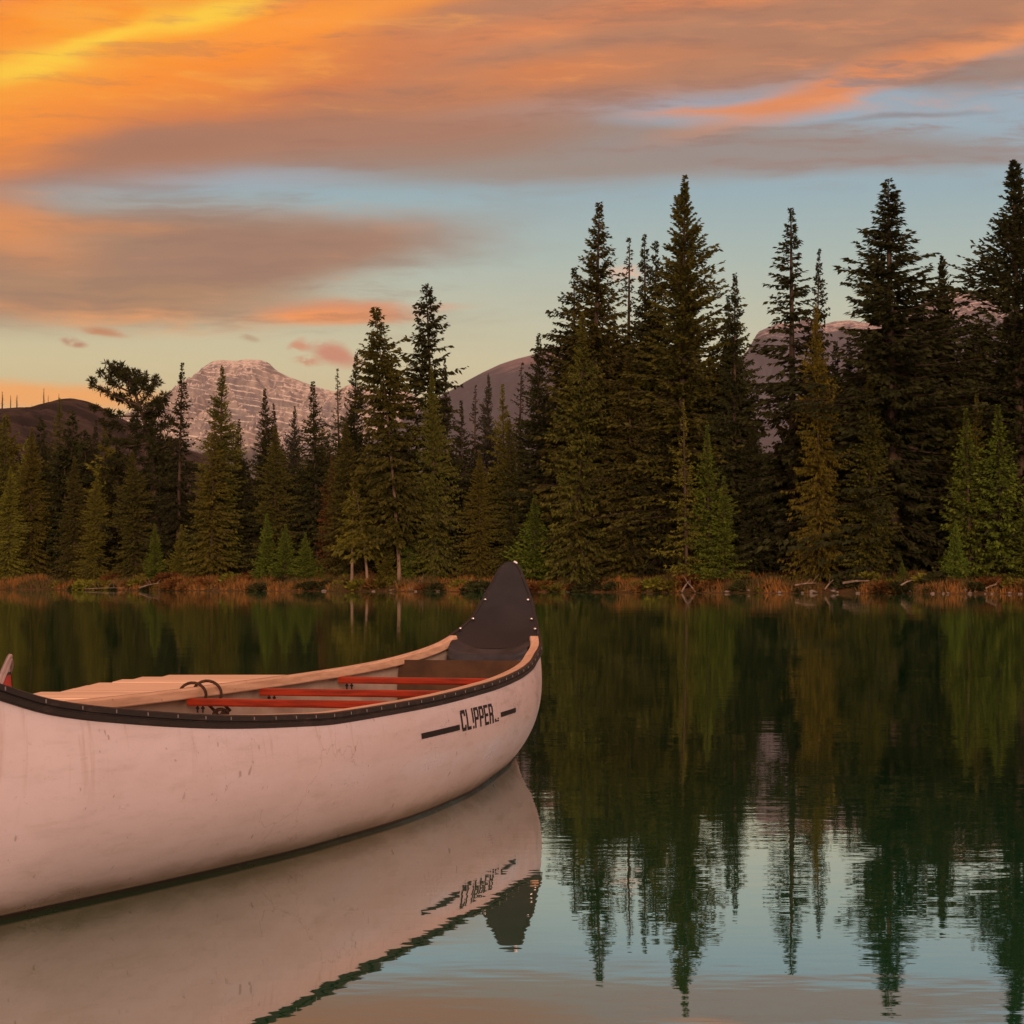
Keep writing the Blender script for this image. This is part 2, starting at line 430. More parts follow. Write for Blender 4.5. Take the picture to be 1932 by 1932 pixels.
# ------------------------------------------------------------------ mountains
def mountain(name, label, d, sil, base_py, depth, mat, nx=320, ny=150, rough=1.0, strata=0.0, back=.6, seed=0, x_pad=0, tilt=.18):
    """heightfield whose crest, d metres away, follows the outline sil (frame px)"""
    px = np.linspace(sil[0][0], sil[-1][0], nx)
    sp = np.array(sil, float)
    py = np.interp(px, sp[:, 0], sp[:, 1])
    k = np.array([1, 2, 3, 2, 1]) / 9; py = np.convolve(np.pad(py, 2, 'edge'), k, 'valid')
    crest = np.array([at(a, b_, d) for a, b_ in zip(px, py)])
    zb = at(966, base_py, d)[2]
    unit = d / F                      # metres per frame pixel
    r = np.concatenate([np.linspace(-1, 0, int(ny * .75)), np.linspace(0, back, ny - int(ny * .75) + 1)[1:]])
    Rr, _ = np.meshgrid(r, px, indexing='ij')
    CX = np.tile(crest[:, 0], (len(r), 1)); CZ = np.tile(crest[:, 2], (len(r), 1))
    face = np.clip(1 + Rr, 0, 1)
    prof = np.where(Rr <= 0, face ** 1.12, 1 - np.clip(Rr / back, 0, 1) ** 1.3)
    X = CX; Y = d + Rr * depth
    A = (CZ - zb)
    u = X / unit / 60 + seed; v = Y / unit / 60
    ridge = 1 - np.abs(2 * fbm(u * 1.3, v * .45 + seed, 5, .52) - 1)
    nz = (ridge - .75) * 2.2
    amp = unit * 34 * rough * np.clip(np.abs(Rr) * 5, 0, 1) * (1 - .3 * np.abs(Rr))
    Z = zb + A * prof + nz * amp + (fbm(u * 9, v * 9, 4) - .5) * unit * 5 * rough * np.clip(np.abs(Rr) * 12, .12, 1)
    if strata:
        step = unit * strata
        q = (Z + X * tilt + (fbm(u * .8, v * .8, 3) - .5) * step * .5) / step
        fr = q - np.floor(q)
        Z = Z + (np.clip(fr * 2.6 - .9, 0, 1) - fr) * step * .28 * np.clip(np.abs(Rr) * 14, 0, 1)
    Z = np.where(Rr >= back - 1e-6, zb - 50, Z)
    vv = np.stack([X.ravel(), Y.ravel(), Z.ravel()], 1)
    me = mesh(name, vv, grid_faces(len(r), nx), mat, True)
    o = link(name, me)
    return tag(o, label, kind='structure')

def rock_mat(name, rock, rock2, snow, unit, strata, tilt, snow_lo, snow_hi, tree=None, tree_z=0):
    m, t, b = material(name, rock, .95, .05)
    geo = t.add('ShaderNodeNewGeometry')
    sp = t.add('ShaderNodeSeparateXYZ'); t.l.new(geo.outputs['Position'], sp.inputs[0])
    nr = t.add('ShaderNodeSeparateXYZ'); t.l.new(geo.outputs['Normal'], nr.inputs[0])
    pos = t.vmath('MULTIPLY', geo.outputs['Position'], (1 / unit, 1 / unit, 1 / unit))
    big = t.noise(pos, .018, 5, .6); sm = t.noise(pos, .16, 4, .65)
    c = t.mix(t.rng(big, .4, .6), (*rock, 1), (*rock2, 1))
    c = t.mix(t.rng(sm, .5, .8, 0, .5), c, (*[x * .55 for x in rock], 1))
    if strata:
        # bedding: thin pale ledges tilted with the rock
        ph = t.math('ADD', sp.outputs[2], t.math('MULTIPLY', sp.outputs[0], tilt))
        ph = t.math('DIVIDE', ph, unit * strata)
        ph = t.math('ADD', ph, t.math('MULTIPLY', t.noise(pos, .022, 3, .55), .8))
        band = t.math('SINE', t.math('MULTIPLY', ph, 6.2832))
        band2 = t.math('SINE', t.math('MULTIPLY', ph, 6.2832 * 2.37))
        lng = t.noise(t.vmath('MULTIPLY', pos, (.25, .25, 1.6)), .06, 4, .6)
        bnd = t.math('MULTIPLY', t.rng(t.math('ADD', band, t.math('MULTIPLY', band2, .7)), .55, 1.1), t.math('MULTIPLY', t.rng(lng, .40, .56), t.rng(sm, .30, .5)))
    else:
        bnd = 0.0
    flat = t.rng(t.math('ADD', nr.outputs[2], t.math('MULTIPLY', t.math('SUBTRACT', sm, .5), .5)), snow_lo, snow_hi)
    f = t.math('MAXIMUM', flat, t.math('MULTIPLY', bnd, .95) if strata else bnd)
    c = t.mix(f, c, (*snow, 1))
    if tree:
        f = t.rng(t.math('ADD', sp.outputs[2], t.math('MULTIPLY', t.math('SUBTRACT', big, .5), unit * 120)), tree_z + unit * 18, tree_z - unit * 4)
        c = t.mix(f, c, (*tree, 1))
    t.put(b.inputs['Base Color'], c)
    return m

D1 = 25000.0
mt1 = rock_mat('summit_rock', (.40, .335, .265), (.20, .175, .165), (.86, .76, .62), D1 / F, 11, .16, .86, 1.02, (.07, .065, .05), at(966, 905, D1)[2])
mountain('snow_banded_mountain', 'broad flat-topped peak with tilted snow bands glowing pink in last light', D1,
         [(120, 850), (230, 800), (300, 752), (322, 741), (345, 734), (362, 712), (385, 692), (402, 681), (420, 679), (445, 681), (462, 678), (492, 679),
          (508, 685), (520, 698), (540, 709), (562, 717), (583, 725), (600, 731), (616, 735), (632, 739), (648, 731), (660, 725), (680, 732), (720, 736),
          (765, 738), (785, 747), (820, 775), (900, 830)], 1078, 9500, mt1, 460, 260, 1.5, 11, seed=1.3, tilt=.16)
D2 = 15000.0
mt2 = rock_mat('ridge_rock', (.22, .155, .15), (.17, .13, .14), (.40, .30, .27), D2 / F, 0, 0, .93, 1.1, (.085, .085, .095), at(966, 715, D2)[2])
mountain('rounded_ridge', 'smooth purple-grey rounded ridge rising behind the middle spruces', D2,
         [(700, 830), (780, 780), (830, 748), (850, 737), (880, 719), (910, 703), (944, 687), (975, 677), (1011, 668), (1030, 657), (1056, 653), (1080, 654),
          (1130, 668), (1200, 700), (1290, 735), (1400, 780), (1500, 830)], 1078, 8000, mt2, 280, 170, .35, seed=5.1)
D3 = 19000.0
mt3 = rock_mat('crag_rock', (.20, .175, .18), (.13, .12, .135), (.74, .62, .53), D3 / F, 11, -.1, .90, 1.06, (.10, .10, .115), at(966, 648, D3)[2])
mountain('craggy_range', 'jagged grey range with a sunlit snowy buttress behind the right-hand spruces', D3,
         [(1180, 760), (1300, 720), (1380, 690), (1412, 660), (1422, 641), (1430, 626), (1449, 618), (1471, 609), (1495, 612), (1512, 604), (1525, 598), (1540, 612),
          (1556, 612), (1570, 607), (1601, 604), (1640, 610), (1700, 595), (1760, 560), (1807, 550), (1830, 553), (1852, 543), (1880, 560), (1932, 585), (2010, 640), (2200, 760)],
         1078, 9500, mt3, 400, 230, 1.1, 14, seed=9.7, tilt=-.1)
D0 = 1500.0
mt0 = noisy('burnt_hill', (.060, .043, .036), (.026, .020, .018), .05, .95, .05, (1, 1, .5), det=10, lo=.42, hi=.58)
mountain('burnt_hill', 'dark bare hill with a few burnt snags on its crest, far left', D0,
         [(-300, 740), (-100, 766), (0, 771), (40, 768), (80, 772), (92, 762), (110, 753), (135, 751), (165, 757), (190, 767), (215, 782), (270, 810), (330, 840), (420, 870), (520, 930)],
         1085, 900, mt0, 220, 120, .5, seed=3.1)

# ------------------------------------------------------------------ conifers
def norm(a): return a / np.maximum(np.linalg.norm(a, axis=1, keepdims=True), 1e-6)
def conifer_mesh(name, seed, H, Rb, pw=.8, base=.06, e_lo=-18, e_hi=38, curl=.25, nb=15, spray=9, limbs=True, slen=.34, hang=.35,
                 clump=.5, lean=(0, 0), leader=.05, mat='dark', bark='bark', tr=.011, onesided=0, topw=0.03, tipk=.45):
    g = np.random.default_rng(seed)
    n = int(H * nb)
    u = np.sort(g.random(n)); u = base + (1 - base) * u
    tau = (u - base) / (1 - base)
    phi = g.random(n) * 2 * np.pi
    # clumpy outline: lengths follow a noise over height and bearing
    cl = fbm(phi * 1.1 + seed * 3.7, u * H * .55 + seed, 3)
    prof = (1 - tau) ** pw * np.clip(tau / .10 + .55, 0, 1) + topw * (1 - tau) ** .2
    q_ = np.clip((1 - tau) / .32, 0, 1); prof = prof * (tipk + (1 - tipk) * q_ * q_ * (3 - 2 * q_))
    L = Rb * prof * (1 - clump / 2 + clump * 1.9 * (cl - .25)) * (.58 + .72 * g.random(n))
    long_ = g.random(n) < .03
    L = np.where(long_, L * 1.18, L)
    if onesided: L = L * (1 + onesided * np.cos(phi))
    L = np.clip(L, .10, None)
    e0 = np.radians(e_lo + (e_hi - e_lo) * tau ** 1.3 + g.normal(0, 7, n))
    z0 = u * H
    lx = lambda z: lean[0] * (z / H) ** 1.4
    ly = lambda z: lean[1] * (z / H) ** 1.4
    dh = np.stack([np.cos(phi), np.sin(phi), np.zeros(n)], 1)
    lat = np.stack([-np.sin(phi), np.cos(phi), np.zeros(n)], 1)
    # sprays
    m = np.clip((spray * (L / Rb) ** .9 * (Rb / 1.6) + 3 + g.random(n) * 2), 3, 40).astype(int)
    idx = np.repeat(np.arange(n), m); N = len(idx)
    t = g.random(N) ** .85; t = .05 + .95 * t
    Lb = L[idx]; eb = e0[idx]
    def bp(t, Lb, eb, dh_, z0_):
        hz = Lb * t * np.cos(eb)
        vz = Lb * (np.sin(eb) * t - curl * t * t * .6 + curl * .9 * t ** 3)
        p = dh_ * hz[:, None]; p[:, 2] += z0_ + vz
        p[:, 0] += lx(z0_); p[:, 1] += ly(z0_)
        return p
    p0 = bp(t, Lb, eb, dh[idx], z0[idx])
    side = np.where(g.random(N) < .5, -1, 1)[:, None]
    d = dh[idx] * (.35 + .7 * g.random((N, 1))) + lat[idx] * side * (.15 + .8 * g.random((N, 1))) * (1.1 - t[:, None] * .6)
    d[:, 2] += np.sin(eb) * .7 + g.normal(-.12, .28, N) - hang * g.random(N)
    d = norm(d)
    ln = slen * (.55 + .75 * g.random(N)) * np.clip(.55 + Lb / Rb * .6, .5, 1.1) * np.clip(1.15 - .35 * t, .5, 1.2)
    rv = norm(g.normal(0, 1, (N, 3)) + np.array([0, 0, .0]))
    sv = norm(np.cross(d, rv)); wd = ln * (.16 + .12 * g.random(N))
    mid = p0 + d * (ln * .42)[:, None]
    tip = p0 + d * ln[:, None]; tip[:, 2] -= ln * .10
    V_ = np.stack([p0, mid - sv * wd[:, None], tip, mid + sv * wd[:, None]], 1).reshape(-1, 3)
    # leader
    k = max(6, int(H * .8)); zz = H - leader * H * g.random(k) * .9
    a = g.random(k) * 2 * np.pi; ll = .10 + (H - zz) * .28
    q0 = np.stack([lx(zz), ly(zz), zz], 1)
    dd = np.stack([np.cos(a), np.sin(a), .9 + g.random(k)], 1); dd = norm(dd)
    q1 = q0 + dd * ll[:, None]; sv2 = norm(np.cross(dd, norm(g.normal(0, 1, (k, 3)))))
    qm = (q0 + q1) / 2
    V2 = np.stack([q0, qm - sv2 * .035, q1, qm + sv2 * .035], 1).reshape(-1, 3)
    VV = np.concatenate([V_, V2]); Fq = np.arange(len(VV)).reshape(-1, 4)
    crown = mesh(name + '_crown', VV, Fq, M[mat])
    # trunk with limbs
    mb = MB()
    zs = np.linspace(0, H * .985, 14)
    r0 = max(H * tr, .05)
    mb.tube([(float(lx(z)), float(ly(z)), float(z - (.25 if i == 0 else 0))) for i, z in enumerate(zs)],
            [float(r0 * (1.18 if i == 0 else 1) * (1 - z / H) ** .75 + .012) for i, z in enumerate(zs)], 7)
    v = mb.v; f = mb.f
    for i in (range(0, n, 2 if n > 150 else 1) if limbs else ()):
        tt = np.array([0., .45, .95])
        pts = bp(tt, np.repeat(L[i], 3), np.repeat(e0[i], 3), np.repeat(dh[i:i + 1], 3, 0), np.repeat(z0[i], 3))
        b0 = len(v); rr = .012 + .009 * L[i]
        for j in range(3):
            r_ = rr * (1 - .4 * j)
            for (ca, cb_) in ((1, 0), (-.5, .87), (-.5, -.87)):
                v.append(tuple(pts[j] + lat[i] * r_ * ca + np.array([0, 0, 1]) * r_ * cb_))
        for j in range(2):
            for kx in range(3):
                k2 = (kx + 1) % 3
                f.append((b0 + j * 3 + kx, b0 + j * 3 + k2, b0 + j * 3 + 3 + k2, b0 + j * 3 + 3 + kx))
    trunk = mesh(name + '_trunk', v, f, M[bark])
    return crown, trunk, H

def place_tree(proto, x, y, H, label, group=None, wide=1.0, rz=0.0, name='spruce_tree', z=None, mat=None, cat='tree', bark=None):
    crown, trunk, H0 = proto
    if z is None: z = float(ground_z(x, y)) - .05
    o = empty(name, (x, y, z), rz)
    s = H / H0
    o.scale = (s * wide, s * wide, s)
    for nm, me, mt in (('crown', crown, mat), ('trunk', trunk, bark)):
        c = link(nm, me, o)
        if mt:
            c.material_slots[0].link = 'OBJECT'; c.material_slots[0].material = M[mt]
    tag(o, label, cat, group)
    return o

# prototypes (real size in metres; most are 18-24 m spruces)
PR = {}
PR['spireA'] = conifer_mesh('spire_a', 11, 22, 2.9, pw=.62, clump=.6, nb=38, spray=26)
PR['spireB'] = conifer_mesh('spire_b', 12, 20, 2.6, pw=.75, clump=.9, nb=24, spray=24, e_hi=20, curl=.1)
PR['spireC'] = conifer_mesh('spire_c', 13, 17, 2.8, pw=.70, clump=.7, nb=30, spray=24, e_lo=-25, e_hi=30)
PR['full'] = conifer_mesh('full', 14, 20, 3.6, pw=.58, clump=.7, nb=34, spray=32, e_lo=-20, e_hi=35, base=.02)
PR['fullB'] = conifer_mesh('full_b', 24, 21, 3.6, pw=.52, clump=.95, nb=42, spray=34, e_lo=-24, e_hi=25, base=.02, tipk=.3)
PR['broad'] = conifer_mesh('broad', 15, 24, 3.8, pw=.52, clump=.85, nb=40, spray=38, e_lo=-8, e_hi=58, curl=-.2, hang=.1, base=.05)
PR['broadB'] = conifer_mesh('broad_b', 16, 24, 4.2, pw=.50, clump=.9, nb=40, spray=38, e_lo=0, e_hi=55, curl=-.25, hang=.05, base=.05)
PR['sparse'] = conifer_mesh('sparse', 17, 18, 2.5, pw=.75, clump=1.0, nb=14, spray=15, e_lo=-15, e_hi=35, base=.08)
PR['club'] = conifer_mesh('club', 18, 21, 2.6, pw=.48, clump=1.2, nb=27, spray=28, e_lo=-12, e_hi=22, curl=.1, topw=.1, base=.06)
PR['young'] = conifer_mesh('young', 19, 7, 1.7, pw=.80, clump=.5, nb=70, spray=19, e_lo=5, e_hi=50, slen=.27, hang=.0, base=.02)
PR['youngB'] = conifer_mesh('young_b', 20, 10, 1.8, pw=.75, clump=.6, nb=52, spray=19, e_lo=-10, e_hi=45, slen=.27, base=.02)
PR['low'] = conifer_mesh('low', 21, 18, 3.3, pw=.60, clump=.8, nb=15, spray=18, slen=.6, hang=.3, base=.01)
PR['lowB'] = conifer_mesh('low_b', 22, 16, 3.0, pw=.65, clump=.8, nb=15, spray=18, slen=.55, hang=.3, base=.01)

def hero(proto, tx, ty, bx=None, off=3.0, wide=1.0, rz=0.0, mat=None, label='', name='spruce_tree', bark=None, seed=None, **kw):
    """tree whose tip shows at (tx, ty), standing off metres behind the waterline"""
    d = 140.0
    for _ in range(4):
        x = (tx - 966) / F * d
        d = float(shore_y(x)) + off
    x, y, ztop = at(tx, ty, d)
    z = float(ground_z(x, y)) - .05
    H = ztop - z
    p = PR[proto] if isinstance(proto, str) else proto
    o = place_tree(p, x, y, H, label, None, wide, rz, name, z, mat, bark=bark)
    a_ = (math.sin(tx * 12.9898) * .5) * R(3.2)
    o.rotation_euler = (0, a_, rz); o.rotation_mode = 'ZYX'
    o.location.x -= math.sin(a_) * H
    return o

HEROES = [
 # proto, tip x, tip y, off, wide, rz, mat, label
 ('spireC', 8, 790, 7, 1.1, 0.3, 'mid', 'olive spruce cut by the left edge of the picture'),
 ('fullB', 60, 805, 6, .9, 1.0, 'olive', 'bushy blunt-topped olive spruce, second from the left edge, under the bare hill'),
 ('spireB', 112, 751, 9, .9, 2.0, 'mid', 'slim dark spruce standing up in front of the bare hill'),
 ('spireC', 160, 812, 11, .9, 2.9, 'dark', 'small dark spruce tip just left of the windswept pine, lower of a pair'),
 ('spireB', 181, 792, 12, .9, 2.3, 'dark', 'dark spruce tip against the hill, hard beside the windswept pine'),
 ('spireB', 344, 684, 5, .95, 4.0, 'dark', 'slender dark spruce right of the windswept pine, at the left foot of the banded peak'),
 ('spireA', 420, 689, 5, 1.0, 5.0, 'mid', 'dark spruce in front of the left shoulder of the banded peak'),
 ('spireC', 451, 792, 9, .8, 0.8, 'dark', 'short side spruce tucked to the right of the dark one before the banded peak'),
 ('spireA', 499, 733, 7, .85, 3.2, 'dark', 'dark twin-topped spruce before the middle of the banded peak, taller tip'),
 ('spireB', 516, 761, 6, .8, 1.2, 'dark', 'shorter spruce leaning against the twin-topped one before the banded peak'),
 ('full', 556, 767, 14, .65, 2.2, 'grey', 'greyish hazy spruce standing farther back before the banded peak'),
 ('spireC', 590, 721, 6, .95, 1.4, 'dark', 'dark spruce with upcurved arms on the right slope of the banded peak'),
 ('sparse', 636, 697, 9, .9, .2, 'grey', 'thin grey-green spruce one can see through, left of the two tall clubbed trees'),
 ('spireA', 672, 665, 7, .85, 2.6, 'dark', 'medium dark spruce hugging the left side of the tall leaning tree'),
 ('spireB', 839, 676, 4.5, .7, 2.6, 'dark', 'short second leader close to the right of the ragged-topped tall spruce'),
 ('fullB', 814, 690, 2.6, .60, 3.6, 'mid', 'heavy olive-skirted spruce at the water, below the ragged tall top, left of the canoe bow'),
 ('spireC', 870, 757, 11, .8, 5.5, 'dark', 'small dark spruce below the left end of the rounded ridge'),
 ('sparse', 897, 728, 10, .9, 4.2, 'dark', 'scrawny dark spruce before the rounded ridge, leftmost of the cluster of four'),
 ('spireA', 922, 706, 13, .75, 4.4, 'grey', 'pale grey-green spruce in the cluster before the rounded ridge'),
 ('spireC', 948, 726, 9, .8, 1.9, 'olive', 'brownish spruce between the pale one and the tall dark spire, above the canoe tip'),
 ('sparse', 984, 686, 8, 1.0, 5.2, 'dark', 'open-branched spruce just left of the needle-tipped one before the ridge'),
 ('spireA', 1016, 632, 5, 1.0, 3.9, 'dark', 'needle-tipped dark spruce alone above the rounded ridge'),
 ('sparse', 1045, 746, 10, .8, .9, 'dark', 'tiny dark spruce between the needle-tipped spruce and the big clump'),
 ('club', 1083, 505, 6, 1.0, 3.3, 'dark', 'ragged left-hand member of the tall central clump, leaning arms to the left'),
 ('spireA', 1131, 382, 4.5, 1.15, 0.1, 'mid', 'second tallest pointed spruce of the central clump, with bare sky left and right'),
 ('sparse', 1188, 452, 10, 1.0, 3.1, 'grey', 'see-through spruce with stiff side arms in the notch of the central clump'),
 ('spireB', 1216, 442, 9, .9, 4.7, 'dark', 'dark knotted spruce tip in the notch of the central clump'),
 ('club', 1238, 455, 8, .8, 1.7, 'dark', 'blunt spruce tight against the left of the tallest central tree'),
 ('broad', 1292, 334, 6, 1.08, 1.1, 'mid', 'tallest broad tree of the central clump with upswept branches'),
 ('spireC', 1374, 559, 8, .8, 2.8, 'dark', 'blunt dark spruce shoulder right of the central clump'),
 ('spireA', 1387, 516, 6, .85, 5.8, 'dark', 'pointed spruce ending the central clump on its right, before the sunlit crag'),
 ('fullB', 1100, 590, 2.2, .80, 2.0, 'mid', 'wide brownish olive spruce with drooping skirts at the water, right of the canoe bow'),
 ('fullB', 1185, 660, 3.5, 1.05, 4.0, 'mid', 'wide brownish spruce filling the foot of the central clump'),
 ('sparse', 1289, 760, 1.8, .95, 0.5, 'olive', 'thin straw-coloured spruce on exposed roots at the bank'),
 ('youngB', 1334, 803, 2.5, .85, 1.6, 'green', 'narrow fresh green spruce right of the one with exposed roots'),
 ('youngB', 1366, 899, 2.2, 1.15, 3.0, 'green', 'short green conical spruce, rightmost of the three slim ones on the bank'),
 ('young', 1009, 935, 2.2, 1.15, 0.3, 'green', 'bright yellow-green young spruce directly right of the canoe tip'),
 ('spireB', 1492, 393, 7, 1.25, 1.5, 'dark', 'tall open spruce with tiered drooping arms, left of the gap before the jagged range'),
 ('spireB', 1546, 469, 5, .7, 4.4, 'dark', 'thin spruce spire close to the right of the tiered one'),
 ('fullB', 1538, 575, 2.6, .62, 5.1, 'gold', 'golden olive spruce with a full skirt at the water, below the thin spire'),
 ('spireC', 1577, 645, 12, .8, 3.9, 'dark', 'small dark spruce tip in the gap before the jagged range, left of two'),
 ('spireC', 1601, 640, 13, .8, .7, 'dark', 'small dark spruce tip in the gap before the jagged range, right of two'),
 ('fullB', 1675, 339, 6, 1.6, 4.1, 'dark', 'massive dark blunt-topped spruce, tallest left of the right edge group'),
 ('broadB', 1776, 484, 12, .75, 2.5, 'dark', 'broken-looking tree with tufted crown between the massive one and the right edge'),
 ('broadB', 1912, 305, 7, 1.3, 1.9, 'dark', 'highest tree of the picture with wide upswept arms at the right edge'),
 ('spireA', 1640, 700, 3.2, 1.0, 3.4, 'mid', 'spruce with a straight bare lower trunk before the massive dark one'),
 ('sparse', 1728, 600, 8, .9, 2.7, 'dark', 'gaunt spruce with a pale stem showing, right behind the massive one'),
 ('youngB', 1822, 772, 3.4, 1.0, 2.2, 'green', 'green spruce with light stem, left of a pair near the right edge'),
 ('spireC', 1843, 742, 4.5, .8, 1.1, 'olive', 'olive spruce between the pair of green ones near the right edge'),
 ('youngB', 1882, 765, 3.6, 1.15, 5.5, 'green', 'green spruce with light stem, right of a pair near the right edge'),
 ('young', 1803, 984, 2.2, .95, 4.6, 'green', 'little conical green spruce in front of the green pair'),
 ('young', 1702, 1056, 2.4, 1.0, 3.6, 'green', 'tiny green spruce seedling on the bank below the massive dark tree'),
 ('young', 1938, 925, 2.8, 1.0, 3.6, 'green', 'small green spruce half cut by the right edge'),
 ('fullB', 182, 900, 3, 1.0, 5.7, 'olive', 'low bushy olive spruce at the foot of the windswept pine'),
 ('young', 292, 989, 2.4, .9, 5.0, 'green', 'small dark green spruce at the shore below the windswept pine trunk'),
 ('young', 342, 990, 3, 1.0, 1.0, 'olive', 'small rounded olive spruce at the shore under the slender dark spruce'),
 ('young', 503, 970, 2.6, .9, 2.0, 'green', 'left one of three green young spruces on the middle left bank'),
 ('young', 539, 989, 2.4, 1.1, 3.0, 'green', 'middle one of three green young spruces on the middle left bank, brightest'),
 ('young', 576, 1005, 2.4, 1.1, 4.0, 'green', 'right one of three green young spruces on the middle left bank'),
 ('youngB', 773, 960, 2.6, .8, 5.0, 'green', 'slim green spruce between the leaning trunk and the olive-skirted spruce'),
 ('young', 733, 996, 2.0, .95, 6.0, 'olive', 'small olive spruce growing against the leaning bare trunk'),
 ('fullB', 520, 800, 4, .9, 2.9, 'mid', 'brown-green spruce under the twin-topped one, reaching down to the grass'),
 ('fullB', 140, 860, 3.5, .9, 4.9, 'mid', 'brown-green spruce filling the shore left of the low bushy olive spruce'),
 ('fullB', 20, 880, 3, 1.0, .9, 'olive', 'low olive spruce at the shore in the left corner of the forest'),
 ('fullB', 905, 850, 3, .9, .4, 'olive', 'olive spruce just left of the canoe tip, its skirt over the bank'),
 ('fullB', 1420, 800, 6, 1.1, 5.4, 'dark', 'dark shaded spruce filling the gap right of the three slim bank trees'),
 ('fullB', 1250, 760, 5, 1.0, 1.4, 'dark', 'dark spruce filling the shade left of the exposed-root spruce'),
 ('young', 490, 1052, 2.0, .9, .5, 'green', 'tiny dark green spruce at the waterline, left of the three young ones'),
 ('young', 607, 1066, 2.0, .9, 1.5, 'green', 'tiny bluish-green spruce at the waterline, right of the three young ones'),
 ('fullB', 652, 790, 3.2, .9, 1.5, 'mid', 'olive spruce whose pale bare stem stands beside the leaning trunk'),
 ('spireC', 405, 790, 3, 1.0, 4.5, 'olive', 'broad olive spruce filling the bank below the banded peak'),
 ('fullB', 250, 850, 3.5, 1.1, 2.5, 'mid', 'dark olive spruce in front of the windswept pine, touching its lower limbs'),
 ('spireA', 960, 790, 4, 1.1, 2.5, 'mid', 'olive spruce rising straight behind the canoe tip'),
 ('spireC', 626, 860, 4.5, .8, 2.5, 'rust', 'dying spruce with rust orange needles left of the pale bare stems'),
]
for h_ in HEROES:
    pr, tx, ty, off, wide, rz, mt, lb = h_
    hero(pr, tx, ty, off=off, wide=wide, rz=rz, mat=mt, label=lb)

# two tall trees with leaning axes, built on their own
def special(seed, tip, foot, wide, label, **kw):
    x0, y0, z0 = foot
    x1, y1, z1 = tip
    H = z1 - z0
    pr = conifer_mesh('lean%d' % seed, seed, H, wide, lean=(x1 - x0, 0), **kw)
    return place_tree(pr, x0, y0, H, label, None, 1.0, 0.0, z=z0)
dA = float(shore_y(-7.)) + 1.6
fA = at(754, 1095, dA); tA = at(707, 580, dA)
special(41, tA, (fA[0], dA, float(ground_z(fA[0], dA)) - .1), 2.1, 'tall club-headed spruce on a long pale trunk leaning left', pw=.40, clump=.8, nb=34, spray=26,
        e_lo=-22, e_hi=18, base=.16, mat='mid', bark='bark_pale', topw=.14, tipk=.6, tr=.0065, onesided=.1, limbs=False)
dB = float(shore_y(-5.)) + 4
fB = at(822, 1095, dB); tB = at(804, 537, dB)
special(42, tB, (fB[0], dB, float(ground_z(fB[0], dB)) - .1), 1.75, 'tall ragged-topped spruce with thin upper arms beside the leaning one', pw=.30, clump=1.1, nb=32, spray=20,
        e_lo=-14, e_hi=22, base=.04, mat='dark', topw=.15, tipk=.6)
# bare pale stems at the water
for (bx, by, tx, ty, lb) in ((664, 1110, 668, 900, 'straight pale bare stem at the water, left of the leaning ones'),
                             (694, 1113, 672, 930, 'pale bare stem curving left at the water between the straight and the leaning one')):
    d = float(shore_y((bx - 966) / F * 148)) + .7
    a = at(bx, by, d); b2 = at(tx, ty, d); z = float(ground_z(a[0], d)) - .1
    H = b2[2] - z
    pr = conifer_mesh('stem', 50 + int(bx), H, 1.5, lean=(b2[0] - a[0], 0), pw=.7, clump=.9, nb=26, spray=16, base=.38, mat='olive', bark='bark_pale', tr=.014, e_lo=-25, e_hi=10, limbs=False)
    place_tree(pr, a[0], d, H, lb, None, z=z)

